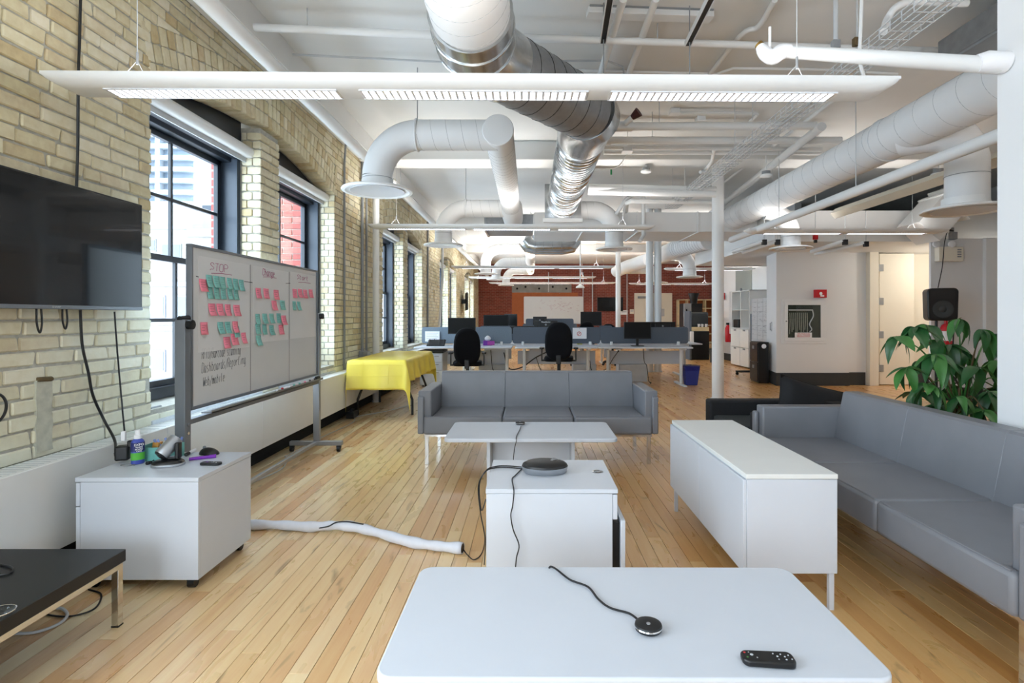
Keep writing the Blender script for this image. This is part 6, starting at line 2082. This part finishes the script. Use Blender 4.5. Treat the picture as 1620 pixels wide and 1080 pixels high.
MB().hexa([(-.12, -.124, .28), (.12, -.124, .28), (.03, -.112, .32), (-.03, -.112, .32), (-.12, -.124, .385), (.12, -.124, .385), (.03, -.112, .345), (-.03, -.112, .345)]).build('horn', M['blackm'], t)
t = thing('fire_extinguisher', 'red fire extinguisher with a white label on the wall behind the plant', 'extinguisher', (6.37, 8.32, .62))
t.scale = (1.1, 1.1, 1.13)
MB().lathe([(.06, 0), (.072, .02), (.072, .42), (.05, .48), (.022, .50), (.02, .54)], n=20).build('cylinder', M['red'], t)
MB().lathe([(.0725, .27), (.073, .33), (.0725, .40)], n=20).build('label', M['paperw'], t)
MB().box(-.05, .05, -.015, .015, .54, .57).box(-.02, .07, -.01, .01, .58, .6).build('valve', M['black'], t)
MB().tube(spline([(.03, -.01, .55), (.09, -.02, .5), (.085, -.02, .3), (.08, -.02, .15)], 5), .01, 8).build('hose', M['black'], t)
t = thing('emergency_light', 'white emergency lighting battery box above the loudspeaker', 'emergency light', (6.33, 8.4, 2.26))
MB().box(-.08, .30, -.1, 0, -.12, .10).build('box', M['cream'], t, .01, 2)
for k in range(4):
    MB().box(.2, .26, -.104, -.1, -.06 + k * .035, -.04 + k * .035).build('vent', M['grey'], t)
for x in (-.12, .12):
    MB().lathe([(.02, 0), (.05, .03), (.052, .06), (.045, .062)], (x - .0, -.05, .13), 14, mat=Matrix.Rotation(R(80), 3, 'X')).build('lamp', M['paperw'], t)
MB().box(.14, .22, -.08, 0, .22, .33).build('bracket', M['galvg'], t)
MB().cyl((.16, -.04, .3), (.16, -.04, .40), .03, 10).build('conduit_stub', M['galvg'], t)
t = thing('cord', 'thin black cord hanging from the bracket to the loudspeaker', 'cable')
MB().tube(spline([(6.466, 8.3, 2.603), (6.351, 8.25, 2.605), (6.179, 8.1, 2.383), (6.074, 8, 2.044), (5.897, 7.85, 1.711)], 6), .006, 6).build('wire', M['black'], t)
MB().cyl((6.466, 8.3, 2.603), (6.403, 8.28, 2.609), .012, 8).build('plug', M['black'], t)
t = thing('fire_strobe', 'small red fire strobe hanging from the ceiling behind the right light', 'fire strobe', (4.52, 8.6, 2.54))
MB().cyl((0, 0, .04), (0, 0, 3.799 - t.location.z), .006, 6).build('hanger_rod', M['greyl'], t)
MB().box(-.03, .03, -.03, .03, -.03, .04).build('box', M['red'], t, .004)
MB().box(-.02, .02, -.02, .02, -.08, -.035).build('clip', M['black'], t)


# ================================================================== POTTED MONEY TREE
t = thing('potted_plant', 'large green money tree with palmate leaves behind the right sofa', 'plant', (2.86, 3.62, 0))
O = Vector((2.86, 3.62, 0))
MB().lathe([(.14, 0), (.18, .03), (.2, .30), (.205, .34), (.185, .34), (.17, .28)], n=24).build('pot', M['greyl'], t)
MB().lathe([(.18, .28), (.1, .295), (.01, .30)], n=20).build('soil', M['gap'], t)
for k in range(4):
    a0 = k * math.pi / 2
    MB().tube([(.028 * math.cos(a0 + z * 9), .028 * math.sin(a0 + z * 9), .28 + z * .42) for z in [i / 14 for i in range(15)]], .022, 8).build('trunk', M['stem'], t)


def leaf_mesh(name, l, wd, droop, m):
    def fn(u, v):
        x = (u - .5) * 2
        w = wd * (math.sin(math.pi * min(1, v ** .8 * .98 + .02)) ** .8) * (1.15 - .3 * v)
        z = -droop * l * v * v + .10 * l * v + abs(x) * w * .28
        return (x * w, v * l * (1 - .12 * droop * v), z)
    mb = MB()
    mb.grid(fn, 4, 8)
    return mb.mesh(name, m, 60, False)


LM = [leaf_mesh('leaf', .20, .038, d, m) for d in (.25, .5, .8) for m in (M['leaf'], M['leaf'], M['leafl'])]
HUBS = [(2.526, 3.55, 1.226), (2.36, 3.5, 1.17), (2.706, 3.7, 1.24), (2.391, 3.45, 0.975), (2.495, 3.4, 0.877), (2.836, 3.45, 0.979), (2.684, 3.4, 0.802), (2.959, 3.5, 0.816), (2.921, 3.7, 1.283),
        (3.001, 3.6, 1.212), (2.813, 3.6, 0.982), (2.704, 3.6, 1.141), (2.797, 3.35, 0.723), (2.676, 3.7, 0.986), (2.848, 3.7, 1.106), (3.009, 3.75, 1.047), (3.171, 3.7, 0.999), (3.171, 3.7, 0.818), (2.857, 3.5, 0.722),
        (2.562, 3.6, 0.798), (2.767, 3.65, 0.706), (2.887, 3.75, 0.82), (3.234, 3.8, 1.176), (3.148, 3.6, 0.881), (2.575, 3.45, 1.059)]
rg = random.Random(21)
for hi, hub in enumerate(HUBS):
    h = Vector(hub) - O
    base = Vector((rg.uniform(-.03, .03), rg.uniform(-.03, .03), .62 + rg.uniform(-.05, .08)))
    outw = Vector((h.x, h.y - .15, 0))
    outw = outw.normalized() if outw.length > .02 else Vector((0, -1, 0))
    mid = base * .45 + h * .55 + Vector((0, 0, .10))
    MB().tube(spline([base, mid, h], 5), [.006] * 6 + [.0042] * 5, 6).build('stalk', M['stem'] if hi % 3 == 0 else M['leafl'], t)
    n = rg.choice((5, 6, 6, 7))
    a0 = math.atan2(outw.y, outw.x)
    for k in range(n):
        ang = a0 + (k - (n - 1) / 2) * R(300 / n) + rg.uniform(-.15, .15)
        pit = rg.uniform(-55, -8)
        o = bpy.data.objects.new('leaf', LM[rg.randrange(len(LM))])
        o.parent = t
        o.location = h
        o.rotation_euler = (Matrix.Rotation(ang - math.pi / 2, 3, 'Z') @ Matrix.Rotation(R(pit), 3, 'X') @ Matrix.Rotation(rg.uniform(-.35, .35), 3, 'Y')).to_euler()
        s = rg.uniform(.62, 1.08)
        o.scale = (s, s, s)
        C.objects.link(o)
bpy.context.view_layer.update()
